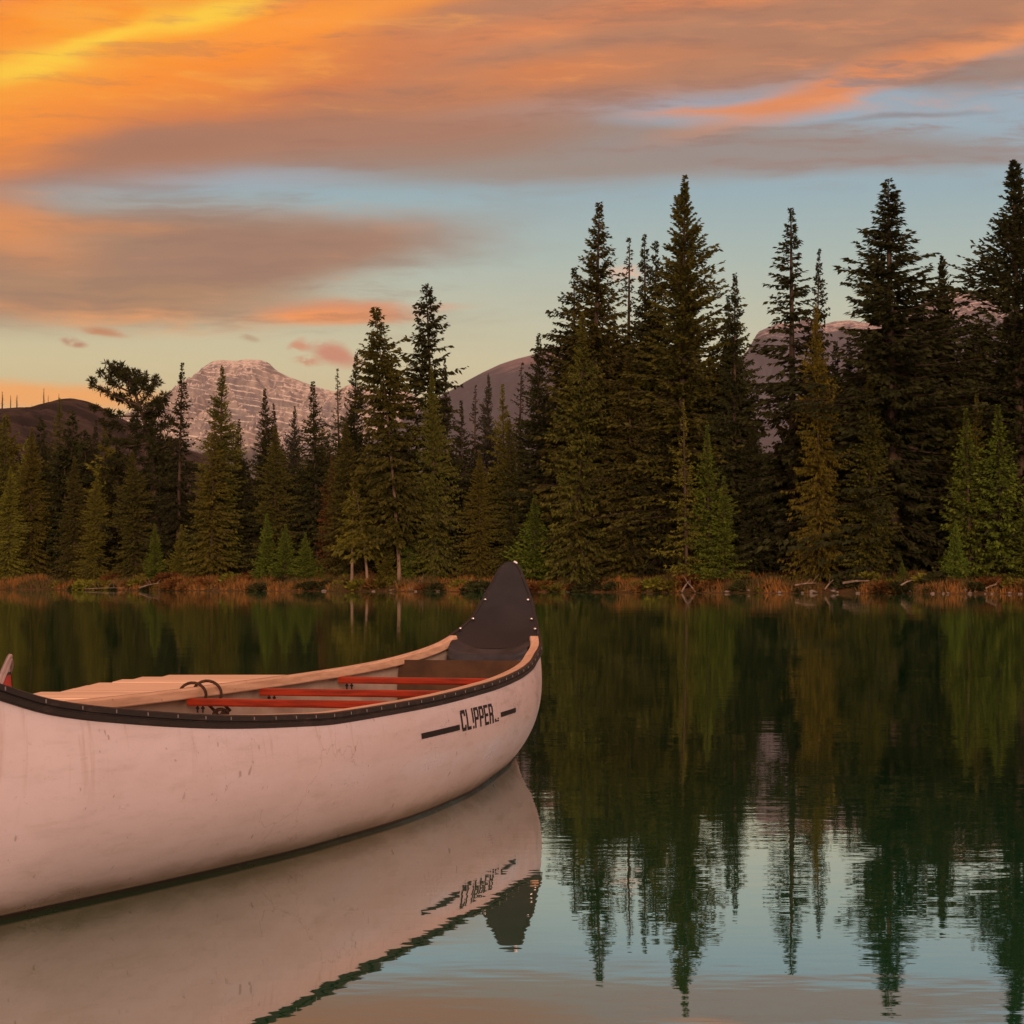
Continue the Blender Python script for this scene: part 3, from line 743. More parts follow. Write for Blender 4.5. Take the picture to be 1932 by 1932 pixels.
# windswept pine with a flat crown
def windswept_pine():
    d = float(shore_y(-28.)) + 5
    g = np.random.default_rng(77)
    base = at(296, 1095, d); z0 = float(ground_z(base[0], d)) - .05
    root = empty('pine_tree', (base[0], d, z0))
    P_ = lambda px, py, dy=0.0: np.array(at(px, py, d + dy)) - np.array([base[0], d, z0]) 
    mb = MB()
    spine = [P_(296, 1100), P_(294, 980), P_(290, 900), P_(282, 830), P_(268, 780), P_(252, 735), P_(240, 712)]
    mb.tube([tuple(p) for p in spine], [.32, .28, .25, .20, .15, .10, .05], 8)
    limbs = [(262, 765, 168, 718, 1), (256, 745, 190, 700, .6), (250, 730, 208, 688, 0), (246, 720, 228, 690, -.5), (262, 765, 296, 712, .5), (255, 748, 275, 715, -.6),
             (270, 785, 178, 772, -.8), (276, 805, 190, 800, .8), (272, 790, 315, 745, 0), (280, 820, 322, 790, 1), (284, 835, 205, 835, -1), (286, 845, 330, 830, -.5),
             (288, 870, 200, 872, .6), (290, 885, 335, 868, .9), (292, 910, 215, 925, -1.2), (292, 920, 340, 905, -1), (293, 950, 225, 965, 1), (294, 955, 345, 950, .8),
             (294, 990, 240, 1000, -1), (295, 1000, 340, 1000, 1), (258, 750, 240, 705, 1.2), (266, 775, 225, 745, 1.6), (268, 780, 300, 755, -1.6), (250, 735, 262, 705, 0)]
    cl = []
    for (ax, ay, bx, by, dy) in limbs:
        a = P_(ax, ay); b2 = P_(bx, by, dy * 1.5); m_ = (a + b2) / 2 + np.array([0, 0, -.25])
        mb.tube([tuple(a), tuple(m_), tuple(b2)], [.09, .06, .025], 5)
        for k in range(11):
            t = .25 + .75 * (k / 10) ** .7
            q = (1 - t) ** 2 * a + 2 * t * (1 - t) * m_ + t * t * b2
            cl.append(q + g.normal(0, .22, 3) * np.array([1, 1.4, .40]))
    low = [(P_(285 + 10 * (k / 230), 765 + 300 * (k / 230) ** .9) + np.array([g.normal(-.25, .55 + 1.25 * (k / 230)), g.normal(0, .5 + 1.0 * (k / 230)), g.normal(0, .15)])) for k in range(230)]
    cl = np.array(cl + low)
    idx = np.repeat(np.arange(len(cl)), 52); N = len(idx)
    d_ = norm(g.normal(0, 1, (N, 3)) + np.array([0, 0, .35]))
    p0 = cl[idx] + d_ * (g.random((N, 1)) * .12)
    ln = .18 + .26 * g.random(N)
    sv = norm(np.cross(d_, norm(g.normal(0, 1, (N, 3))))); wd = ln * .11
    V_ = np.stack([p0, p0 + d_ * (ln * .5)[:, None] - sv * wd[:, None], p0 + d_ * ln[:, None], p0 + d_ * (ln * .5)[:, None] + sv * wd[:, None]], 1).reshape(-1, 3)
    link('crown', mesh('pine_crown', V_, np.arange(len(V_)).reshape(-1, 4), M['dark']), root)
    mb.build('trunk', M['bark'], root)
    tag(root, 'windswept pine with a flat one-sided crown, before the bare hill on the left', 'tree')
windswept_pine()

# second row and deep forest: spruces nothing tells apart
g2 = np.random.default_rng(99)
NF = 0
ZN = ['at the left edge', 'under the bare hill', 'behind the windswept pine', 'under the banded peak', 'behind the pale bare stems', 'behind the ragged-topped tall spruce',
      'under the rounded ridge', 'left in the central clump', 'right in the central clump', 'under the jagged range', 'behind the massive spruce', 'by the right edge']
for row, (o0, o1, nrow, grp, lb, mats) in enumerate((
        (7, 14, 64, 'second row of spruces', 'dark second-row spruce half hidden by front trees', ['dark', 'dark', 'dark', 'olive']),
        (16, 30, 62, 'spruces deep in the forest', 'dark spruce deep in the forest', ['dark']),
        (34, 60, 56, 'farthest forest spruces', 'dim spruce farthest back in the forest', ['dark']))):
    for i in range(nrow):
        px = -60 + (i + g2.random()) * 2060 / nrow
        top = np.interp(px, [-60, 150, 330, 420, 640, 800, 880, 1040, 1075, 1120, 1340, 1385, 1410, 1480, 1510, 1600, 1640, 1740, 1790, 1840, 1960],
                        [745, 765, 810, 830, 790, 770, 820, 800, 610, 560, 560, 620, 800, 760, 700, 700, 560, 560, 680, 600, 560])
        ty = top + g2.random() * 95 + row * 12
        d = 140.
        for _ in range(3):
            x = (px - 966) / F * d; d = float(shore_y(x)) + o0 + (o1 - o0) * .5
        d += (g2.random() - .5) * (o1 - o0)
        x, y, zt = at(px, ty, d)
        z = float(ground_z(x, y)) - .05
        place_tree(PR[['low', 'lowB'][i % 2]], x, y, zt - z, lb + ' ' + ZN[min(max(int((px + 60) / 2060 * 12), 0), 11)], grp + ' ' + ZN[min(max(int((px + 60) / 2060 * 12), 0), 11)], .9 + .3 * g2.random(), g2.random() * 6.28, z=z, mat=mats[int(g2.integers(len(mats)))])
        NF += 1

# the wood carries on to both sides of what the photograph shows
def side_woods():
    g = np.random.default_rng(31); c_, t_, H_ = conifer_mesh('wood', 61, 18, 3.2, pw=.6, clump=.8, nb=9, spray=9, slen=1.0, base=.01, limbs=False)
    n = len(c_.vertices); co = np.empty(n * 3, np.float32); c_.vertices.foreach_get('co', co); co = co.reshape(-1, 3); VV = []
    for sd in (-1, 1):
        for k in range(95):
            x = sd * (36 if sd < 0 else 29) + sd * 75 * g.random(); y = float(shore_y(x)) + 3 + 40 * g.random() ** 1.3
            if abs(x) < .222 * y + 4: continue
            a = g.random() * 6.28; s_ = .6 + .6 * g.random(); p_ = co * s_
            p_ = np.stack([p_[:, 0] * math.cos(a) - p_[:, 1] * math.sin(a) + x, p_[:, 0] * math.sin(a) + p_[:, 1] * math.cos(a) + y, p_[:, 2] + float(ground_z(x, y))], 1)
            VV.append(p_)
    VV = np.concatenate(VV)
    tag(link('side_woods', mesh('side_woods', VV, np.arange(len(VV)).reshape(-1, 4), M['mid'])), 'continuing spruce wood beyond both edges of the picture', 'forest', kind='stuff')
side_woods()

# burnt snags on the far hill
def snag_mesh():
    mb = MB(); g = random.Random(5)
    mb.tube([(0, 0, -1), (.1, 0, 5), (0, 0, 10)], [.35, .25, .06], 5)
    for k in range(26):
        z = 2 + k * .3; a = g.random() * 6.28; l = (1.5 - z * .11) * g.uniform(.5, 1.1)
        mb.tube([(0, 0, z), (math.cos(a) * l, math.sin(a) * l, z + g.uniform(-.2, .4))], [.09, .03], 3)
    return mesh('snag', mb.v, mb.f, M['bark'])
snag_me = snag_mesh()
for i, (px, ty, by, wd) in enumerate(((4, 738, 772, 1.3), (20, 746, 770, 1.2), (32, 745, 770, 1.6), (83, 732, 768, 1.0), (91, 745, 762, 1.0), (111, 742, 753, 1.4), (60, 762, 772, 1.0))):
    a = at(px, by, D0 - 6); b2 = at(px, ty, D0 - 6)
    o = link('burnt_snag', snag_me, None, (a[0], a[1], a[2])); sc_ = (b2[2] - a[2]) / 10; o.scale = (sc_ * wd, sc_ * wd, sc_); o.rotation_euler = (0, 0, i)
    tag(o, ['burnt snag at the very left end of the bare hill crest', 'second snag from the left on the bare hill crest', 'thickest snag of the left trio on the hill crest',
            'tall thin snag at the step of the hill crest', 'short snag right beside the tall thin one on the step', 'stubby snag on the highest point of the hill', 'faint low snag in the dip of the hill crest'][i], 'snag')

# ------------------------------------------------------------------ bank: grass, shrubs, rocks, driftwood
def grass():
    g = np.random.default_rng(5); N = 60000
    x = g.uniform(-40, 31, N); t = .15 + 7 * g.random(N) ** 1.6
    y = shore_y(x) + t; z = ground_z(x, y)
    dens = fbm(x * .5, y * .5 + 9, 3); keep = dens > (.42 + .10 * g.random(N))
    x, y, z, t = x[keep], y[keep], z[keep], t[keep]; n = len(x)
    h = .16 + .34 * g.random(n) * np.clip(dens[keep] * 1.6, .4, 1.2); wv = .025 + .03 * g.random(n)
    a = g.random(n) * 6.28; lx = g.normal(0, .12, n); ly = g.normal(0, .12, n)
    v = np.stack([np.stack([x - np.cos(a) * wv, y - np.sin(a) * wv, z - .03], 1), np.stack([x + np.cos(a) * wv, y + np.sin(a) * wv, z - .03], 1),
                  np.stack([x + lx, y + ly, z + h], 1)], 1).reshape(-1, 3)
    m, tt, b = material('dry_grass', (.3, .14, .05), .9, .05)
    p = coords(tt); n1 = tt.noise(p, .25, 3, .6); n2 = tt.noise(p, 2.2, 3, .6)
    c = tt.mix(tt.rng(n1, .4, .6), (.26, .115, .030, 1), (.10, .068, .022, 1))
    c = tt.mix(tt.rng(n2, .45, .65, 0, .8), c, (.07, .055, .02, 1))
    tt.put(b.inputs['Base Color'], c)
    me = mesh('dry_grass', v, np.arange(len(v)).reshape(-1, 3), m)
    tag(link('dry_grass', me), 'rust and straw coloured grass along the far bank', 'grass', kind='stuff')
grass()

def bush_mesh(seed, mat):
    g = np.random.default_rng(seed); N = 420
    d = norm(g.normal(0, 1, (N, 3))); d[:, 2] = np.abs(d[:, 2])
    p0 = d * (.25 + .5 * g.random((N, 1))) * np.array([.62, .5, .5]); dd = norm(d + g.normal(0, .5, (N, 3)))
    ln = .10 + .14 * g.random(N); sv = norm(np.cross(dd, norm(g.normal(0, 1, (N, 3))))); wd = ln * .3
    V_ = np.stack([p0, p0 + dd * (ln * .5)[:, None] - sv * wd[:, None], p0 + dd * ln[:, None], p0 + dd * (ln * .5)[:, None] + sv * wd[:, None]], 1).reshape(-1, 3)
    return mesh('bush', V_, np.arange(len(V_)).reshape(-1, 4), M[mat])
bushes = [bush_mesh(1, 'rust'), bush_mesh(2, 'olive'), bush_mesh(3, 'dark'), bush_mesh(4, 'rust')]
blab = {0: ('rusty low bush on the far bank among the dry grass', 'rusty bushes on the bank'), 1: ('olive low bush on the far bank among the dry grass', 'olive bushes on the bank'),
        2: ('dark low bush hanging over the far waterline', 'dark bushes on the bank')}
for i in range(190):
    px = -20 + i * 10.4 + g2.random() * 14
    x = (px - 966) / F * 145; yy = float(shore_y(x)) + .3 + 4 * g2.random() ** 1.5
    rusty = (230 < px < 470) or (1200 < px < 1340) or (680 < px < 760)
    k = (0 if g2.random() < .65 else 1) if rusty else [2, 1, 2, 1, 0, 2][int(g2.integers(6))]
    o = link('bush', bushes[k if k else (0, 3)[i % 2]], None, (x, yy, float(ground_z(x, yy)) - .08))
    s_ = .7 + 1.1 * g2.random() ** 1.5; o.scale = (s_ * 1.2, s_, s_ * .8); o.rotation_euler = (0, 0, g2.random() * 6)
    zi = min(int((px + 20) / 1980 * 9), 8)
    zone = ['in the left corner of the shore', 'below the windswept pine', 'below the banded peak', 'left of the pale bare stems', 'around the leaning bare trunk',
            'right of the canoe tip', 'below the central clump of spruces', 'by the golden spruce and the stones', 'near the right edge'][zi]
    tag(o, blab[k][0].replace(' among the dry grass', '') + ' ' + zone, 'bush', blab[k][1] + ' ' + zone)

def rock_mesh(seed):
    g = np.random.default_rng(seed); import bmesh
    bm = bmesh.new(); bmesh.ops.create_icosphere(bm, subdivisions=2, radius=1)
    f = g.normal(0, 1, (6, 3)); f /= np.linalg.norm(f, axis=1)[:, None]; c = g.uniform(.55, .9, 6)
    for v in bm.verts:
        p = np.array(v.co)
        for a, b_ in zip(f, c):
            k = p @ a
            if k > b_: p = p - a * (k - b_)
        v.co = p * np.array([1, .75, .62])
    me = bpy.data.meshes.new('rock'); bm.to_mesh(me); bm.free(); me.materials.append(M['rock'])
    return me
M['rock'] = noisy('shore_rock', (.27, .21, .17), (.15, .11, .09), 3, .9, .15, bmp=(.5, .03))
rocks = [rock_mesh(i) for i in range(5)]
rpos = []
for i in range(54):
    if i < 40: px = 1475 + 455 * g2.random()
    elif i < 45: px = 1050 + 400 * g2.random()
    else: px = 560 + 400 * g2.random() ** .7
    rpos.append(px)
for i, px in enumerate(rpos):
    x = (px - 966) / F * (126 if px > 1300 else 140); yy = float(shore_y(x)) + g2.uniform(-.12, .35)
    if px > 1475 and i % 3 == 0: yy += .4
    o = link('rock', rocks[i % 5], None, (x, yy, max(float(ground_z(x, yy)), 0) + .03))
    s_ = g2.uniform(.08, .20); o.scale = (s_ * g2.uniform(1, 1.7), s_, s_ * .8); o.rotation_euler = (0, 0, g2.random() * 6)
    if i < 40: tag(o, 'pale stone in the row along the right-hand waterline', 'rock', 'pale stones along the right waterline')
    elif i < 45: tag(o, 'stone at the water below the central clump of spruces', 'rock', 'stones below the central clump')
    else: tag(o, 'stone at the waterline left of the canoe bow', 'rock', 'stones left of the canoe bow')

M['drift'] = noisy('driftwood', (.25, .18, .13), (.14, .095, .065), 3, .85, .1)
def drift(px0, py0, px1, py1, rad, label, dd=.25, fork=0, name='driftwood_log'):
    d = float(shore_y((px0 - 966) / F * 140)) + dd
    a = np.array(at(px0, py0, d)); b_ = np.array(at(px1, py1, d + .4)); m_ = (a + b_) / 2 + np.array([0, 0, rad * .8])
    mb = MB(); mb.tube([a, m_, b_], [rad, rad * .8, rad * .4], 6)
    g = random.Random(int(px0))
    for k in range(fork):
        t = g.uniform(.3, .9); q = a * (1 - t) + b_ * t
        mb.tube([q, q + np.array([g.uniform(-.5, .5), g.uniform(-.2, .2), g.uniform(.15, .6)])], [rad * .45, rad * .15], 4)
    tag(mb.build(name, M['drift']), label, 'driftwood')
drift(876, 1116, 924, 1104, .09, 'pale driftwood log on the water just left of the canoe tip', fork=3)
drift(890, 1112, 905, 1096, .05, 'pale upright branch over the log left of the canoe tip', fork=2)
drift(1286, 1117, 1300, 1096, .06, 'left bleached root prop at the water in front of the exposed-root spruce')
drift(1312, 1117, 1296, 1098, .05, 'right bleached root prop at the water in front of the exposed-root spruce', fork=2)
drift(1556, 1112, 1572, 1094, .05, 'bleached branch poking up from the stones right of the golden spruce', fork=1)
drift(1590, 1100, 1640, 1096, .07, 'long grey log lying on the stones below the bare trunk')
drift(1500, 1104, 1540, 1100, .05, 'thin grey stick lying left of the stone row', fork=2)
drift(1700, 1104, 1722, 1094, .05, 'short pale stick on the bank beside the seedling', fork=1)
drift(1860, 1110, 1880, 1103, .05, 'short log at the waterline near the right edge', fork=1)
drift(160, 1111, 235, 1109, .028, 'long pale log lying along the waterline at far left', fork=5)
drift(262, 1109, 300, 1100, .05, 'grey fallen branch at the shore below the windswept pine', fork=4)
drift(770, 1112, 800, 1096, .06, 'bleached fallen limb between the leaning trunk and the olive spruce', fork=4)
drift(735, 1114, 770, 1108, .05, 'pale stick at the waterline under the leaning trunk', fork=2)

# ------------------------------------------------------------------ canoe
def pchip(xk, yk, x):
    xk = np.asarray(xk, float); yk = np.asarray(yk, float); x = np.asarray(x, float)
    h = np.diff(xk); dl = np.diff(yk) / h; d = np.zeros_like(yk)
    for i in range(1, len(xk) - 1):
        if dl[i - 1] * dl[i] > 0:
            w1 = 2 * h[i] + h[i - 1]; w2 = h[i] + 2 * h[i - 1]
            d[i] = (w1 + w2) / (w1 / dl[i - 1] + w2 / dl[i])
    d[0] = dl[0]; d[-1] = dl[-1]
    i = np.clip(np.searchsorted(xk, x) - 1, 0, len(h) - 1)
    t = (x - xk[i]) / h[i]
    return ((1 + 2 * t) * (1 - t) ** 2 * yk[i] + t * (1 - t) ** 2 * h[i] * d[i] + t * t * (3 - 2 * t) * yk[i + 1] + t * t * (t - 1) * h[i] * d[i + 1])
# columns: c, gunwale s, z, half-width; waterline half-width, s
CT = np.array([
 (0.00, .100, .917, .006, .000, .03), (.018, .102, .912, .021, .003, .04), (.05, .108, .893, .041, .010, .06), (.12, .130, .828, .074, .024, .13), (.20, .160, .735, .117, .045, .22),
 (.28, .222, .655, .153, .060, .30), (.38, .355, .582, .207, .082, .40), (.52, .50, .537, .252, .115, .54), (.70, .70, .508, .288, .150, .70), (1.00, 1.00, .478, .345, .205, 1.0),
 (1.44, 1.44, .455, .410, .285, 1.44), (2.15, 2.15, .436, .485, .395, 2.15), (3.20, 3.20, .424, .540, .470, 3.2), (4.00, 4.00, .426, .555, .455, 4.0),
 (4.38, 4.38, .439, .546, .425, 4.38), (4.83, 4.83, .462, .528, .375, 4.83), (5.35, 5.35, .506, .478, .305, 5.35), (5.68, 5.68, .546, .435, .260, 5.68), (5.90, 5.90, .598, .395, .225, 5.9),
 (6.20, 6.20, .675, .335, .175, 6.2), (6.60, 6.60, .770, .225, .100, 6.6), (6.95, 6.85, .850, .110, .035, 6.95), (7.15, 6.98, .93, .012, .0, 7.15)])
def col(c):
    return [pchip(CT[:, 0], CT[:, k], c) for k in range(1, 6)]
BULGE = 1.0
def hull_pt(c, f, side=1):
    """f: -1 keel .. 0 waterline .. 1 gunwale ; returns local (x, y, z); y = -s"""
    sG, zG, wG, wW, sW = col(c)
    f = np.asarray(f, float)
    kb = np.interp(c, [0, .30, .5, .9, 1.6, 5.6, 6.4, 7.15], [.9, .98, 1.02, 1.06, 1.07, 1.05, .95, .8])
    wb = wG * kb
    fa = np.clip(f, 0, 1)
    # cubic through waterline, bilge, gunwale (Lagrange on 0,.3,.62,1)
    a0, a1, a2, a3 = wW, wW + (wb - wW) * .72, wb, wG
    x0, x1, x2, x3 = 0, .3, .64, 1.
    L0 = (fa - x1) * (fa - x2) * (fa - x3) / ((x0 - x1) * (x0 - x2) * (x0 - x3))
    L1 = (fa - x0) * (fa - x2) * (fa - x3) / ((x1 - x0) * (x1 - x2) * (x1 - x3))
    L2 = (fa - x0) * (fa - x1) * (fa - x3) / ((x2 - x0) * (x2 - x1) * (x2 - x3))
    L3 = (fa - x0) * (fa - x1) * (fa - x2) / ((x3 - x0) * (x3 - x1) * (x3 - x2))
    wa = a0 * L0 + a1 * L1 + a2 * L2 + a3 * L3
    fb = np.clip(-f, 0, 1)
    wid = np.where(f < 0, wW * (1 - fb ** 2.2), wa)
    z = np.where(f < 0, -.085 * np.sin(fb * math.pi / 2), zG * fa)
    bl = BULGE * (.24 * np.exp(-c / .30) - .18 * np.exp(-(7.15 - c) / .30))
    s_ = sW + (sG - sW) * fa - bl * np.sin(math.pi * fa ** .9)
    return np.stack([side * wid, -s_, z], -1)

M['hull'], t, b = material('hull_gelcoat', (.74, .66, .62), .42, .35)
p = coords(t)
n1 = t.noise(t.mapping(p, scale=(1, 1, 3)), 2.2, 6, .65); n2 = t.noise(p, 60, 4, .6); n3 = t.noise(t.mapping(p, scale=(3, .8, 3)), 5, 5, .7)
spz = t.add('ShaderNodeSeparateXYZ'); t.l.new(p, spz.inputs[0])
c_ = t.mix(t.rng(n1, .4, .68, 0, .35), (.71, .59, .585, 1), (.54, .43, .39, 1))
c_ = t.mix(t.rng(n2, .60, .76, 0, .35), c_, (.45, .33, .26, 1))
c_ = t.mix(t.rng(n3, .60, .80, 0, .4), c_, (.48, .38, .30, 1))
sp_ = t.noise(p, 26, 3, .5); c_ = t.mix(t.rng(sp_, .68, .73, 0, .6), c_, (.30, .19, .15, 1))
drip = t.noise(t.mapping(p, scale=(14, 14, .8)), 2.2, 3, .6)
c_ = t.mix(t.math('MULTIPLY', t.rng(drip, .56, .72), t.rng(spz.outputs[2], .22, .42, 0, .38)), c_, (.45, .31, .24, 1))
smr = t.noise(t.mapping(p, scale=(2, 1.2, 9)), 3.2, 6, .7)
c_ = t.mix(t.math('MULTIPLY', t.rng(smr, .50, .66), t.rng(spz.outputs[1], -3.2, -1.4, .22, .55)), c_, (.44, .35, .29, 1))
bilge = t.rng(t.math('ADD', spz.outputs[2], t.math('MULTIPLY', n1, .10)), .19, .06, 0, .38)  # shade of the lower hull painted in with the scum, browner towards the water
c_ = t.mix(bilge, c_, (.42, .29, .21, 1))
# waterline scum
scum = t.rng(t.math('ADD', spz.outputs[2], t.math('MULTIPLY', n3, -.07)), .045, -.03, 0, .85)
c_ = t.mix(scum, c_, (.20, .13, .07, 1))
wet = t.rng(spz.outputs[2], .016, .010)
c_ = t.mix(wet, c_, (.035, .022, .015, 1))
# long hairline scratches
vs = t.add('ShaderNodeTexVoronoi', feature='DISTANCE_TO_EDGE'); vs.inputs['Scale'].default_value = 2.1
t.l.new(t.vmath('ADD', t.mapping(p, scale=(.6, 1, 1)), t.vmath('MULTIPLY', t.noise(p, 5, 4, .6, 'Color'), (.25, .25, .25))), vs.inputs['Vector'])
scr = t.math('MULTIPLY', t.rng(vs.outputs['Distance'], .006, .002), t.rng(t.noise(p, 1.7, 2, .5), .55, .62, 0, .45))
c_ = t.mix(scr, c_, (.35, .24, .18, 1))
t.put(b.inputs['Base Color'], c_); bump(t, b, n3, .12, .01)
t.put(b.inputs['Roughness'], t.rng(n1, .3, .7, .26, .48)); b.inputs['Specular IOR Level'].default_value = .5
M['liner'] = noisy('hull_inside', (.50, .40, .32), (.38, .28, .21), 3, .7, .2)
M['trim'], t, b = material('black_trim', (.035, .028, .025), .5, .4)
p = coords(t); n = t.noise(t.mapping(p, scale=(4, 1, 4)), 9, 6, .7)
t.put(b.inputs['Base Color'], t.mix(t.rng(n, .52, .72, 0, .6), (.022, .016, .014, 1), (.085, .062, .052, 1))); t.put(b.inputs['Roughness'], t.rng(n, .3, .7, .5, .75)); b.inputs['Specular IOR Level'].default_value = .25; bump(t, b, n, .25, .003)
M['wood'], t, b = material('inwale_wood', (.60, .36, .20), .5, .3)
p = coords(t); n = t.noise(t.mapping(p, scale=(14, .8, 14)), 4, 6, .6); n2 = t.noise(p, 30, 3, .6)
c_ = t.mix(t.rng(n, .3, .7), (.72, .46, .30, 1), (.52, .31, .19, 1)); c_ = t.mix(t.rng(n2, .66, .74, 0, .8), c_, (.16, .09, .05, 1))
t.put(b.inputs['Base Color'], c_); bump(t, b, n, .2, .002)
M['red'], t, b = material('red_varnished_wood', (.40, .06, .015), .42, .3)
p = coords(t); n = t.noise(t.mapping(p, scale=(1.2, 16, 16)), 5, 5, .6)
t.put(b.inputs['Base Color'], t.mix(t.rng(n, .3, .7), (.33, .026, .003, 1), (.15, .012, .002, 1)))
M['deck'], t, b = material('deck_plate_plastic', (.032, .025, .026), .5, .3)
p = coords(t); n = t.noise(p, 130, 3, .6); n2 = t.noise(p, 5, 4, .6)
t.put(b.inputs['Base Color'], t.mix(t.rng(n2, .35, .7), (.013, .0115, .012, 1), (.024, .020, .020, 1))); bump(t, b, n, .35, .002); t.put(b.inputs['Roughness'], t.rng(n2, .3, .7, .42, .6))
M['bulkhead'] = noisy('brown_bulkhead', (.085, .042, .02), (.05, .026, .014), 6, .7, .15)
M['lip'] = noisy('worn_grey_plastic', (.034, .030, .031), (.018, .016, .016), 9, .45, .35)
M['white_edge_highlight'], t, b = material('white_edge_highlight', (.85, .82, .80), .3, .5)
M['rivet'], t, b = material('dull_rivet', (.20, .165, .15), .5, .4)
M['steel'], t, b = material('bright_bolt', (.75, .72, .68), .22, .5, 1.0)
M['decal'], t, b = material('decal_black', (.014, .010, .010), .55, .2)
M['rope'] = noisy('dark_rope', (.075, .040, .026), (.04, .02, .014), 60, .9, .1, bmp=(.6, .004))
M['redhull'], t, b = material('red_hull', (.42, .035, .02), .4, .4)
p = coords(t); sx_ = t.add('ShaderNodeSeparateXYZ'); t.l.new(p, sx_.inputs[0])
n = t.noise(p, 6, 4, .6)
sl = t.math('MULTIPLY', sx_.outputs[1], -1.0)
lim = t.math('ADD', sx_.outputs[2], t.math('MULTIPLY', sl, .35))
c_ = t.mix(t.rng(n, .35, .65), (.46, .04, .02, 1), (.32, .03, .02, 1))
tri = t.math('MULTIPLY', t.rng(t.math('ADD', sl, t.math('MULTIPLY', sx_.outputs[2], -.25)), -.060, -.054), t.rng(sx_.outputs[2], .66, .68))
c_ = t.mix(tri, c_, (.60, .46, .42, 1))
c_ = t.mix(t.rng(lim, .846, .850), c_, (.02, .015, .014, 1)); c_ = t.mix(t.rng(lim, .862, .866), c_, (.38, .28, .26, 1))
t.put(b.inputs['Base Color'], c_)
M['greytrim'] = noisy('weathered_grey_trim', (.40, .29, .26), (.28, .2, .18), 8, .6, .3)
M['whitemark'] = noisy('white_mark', (.70, .55, .50), (.6, .45, .4), 8, .6, .3)

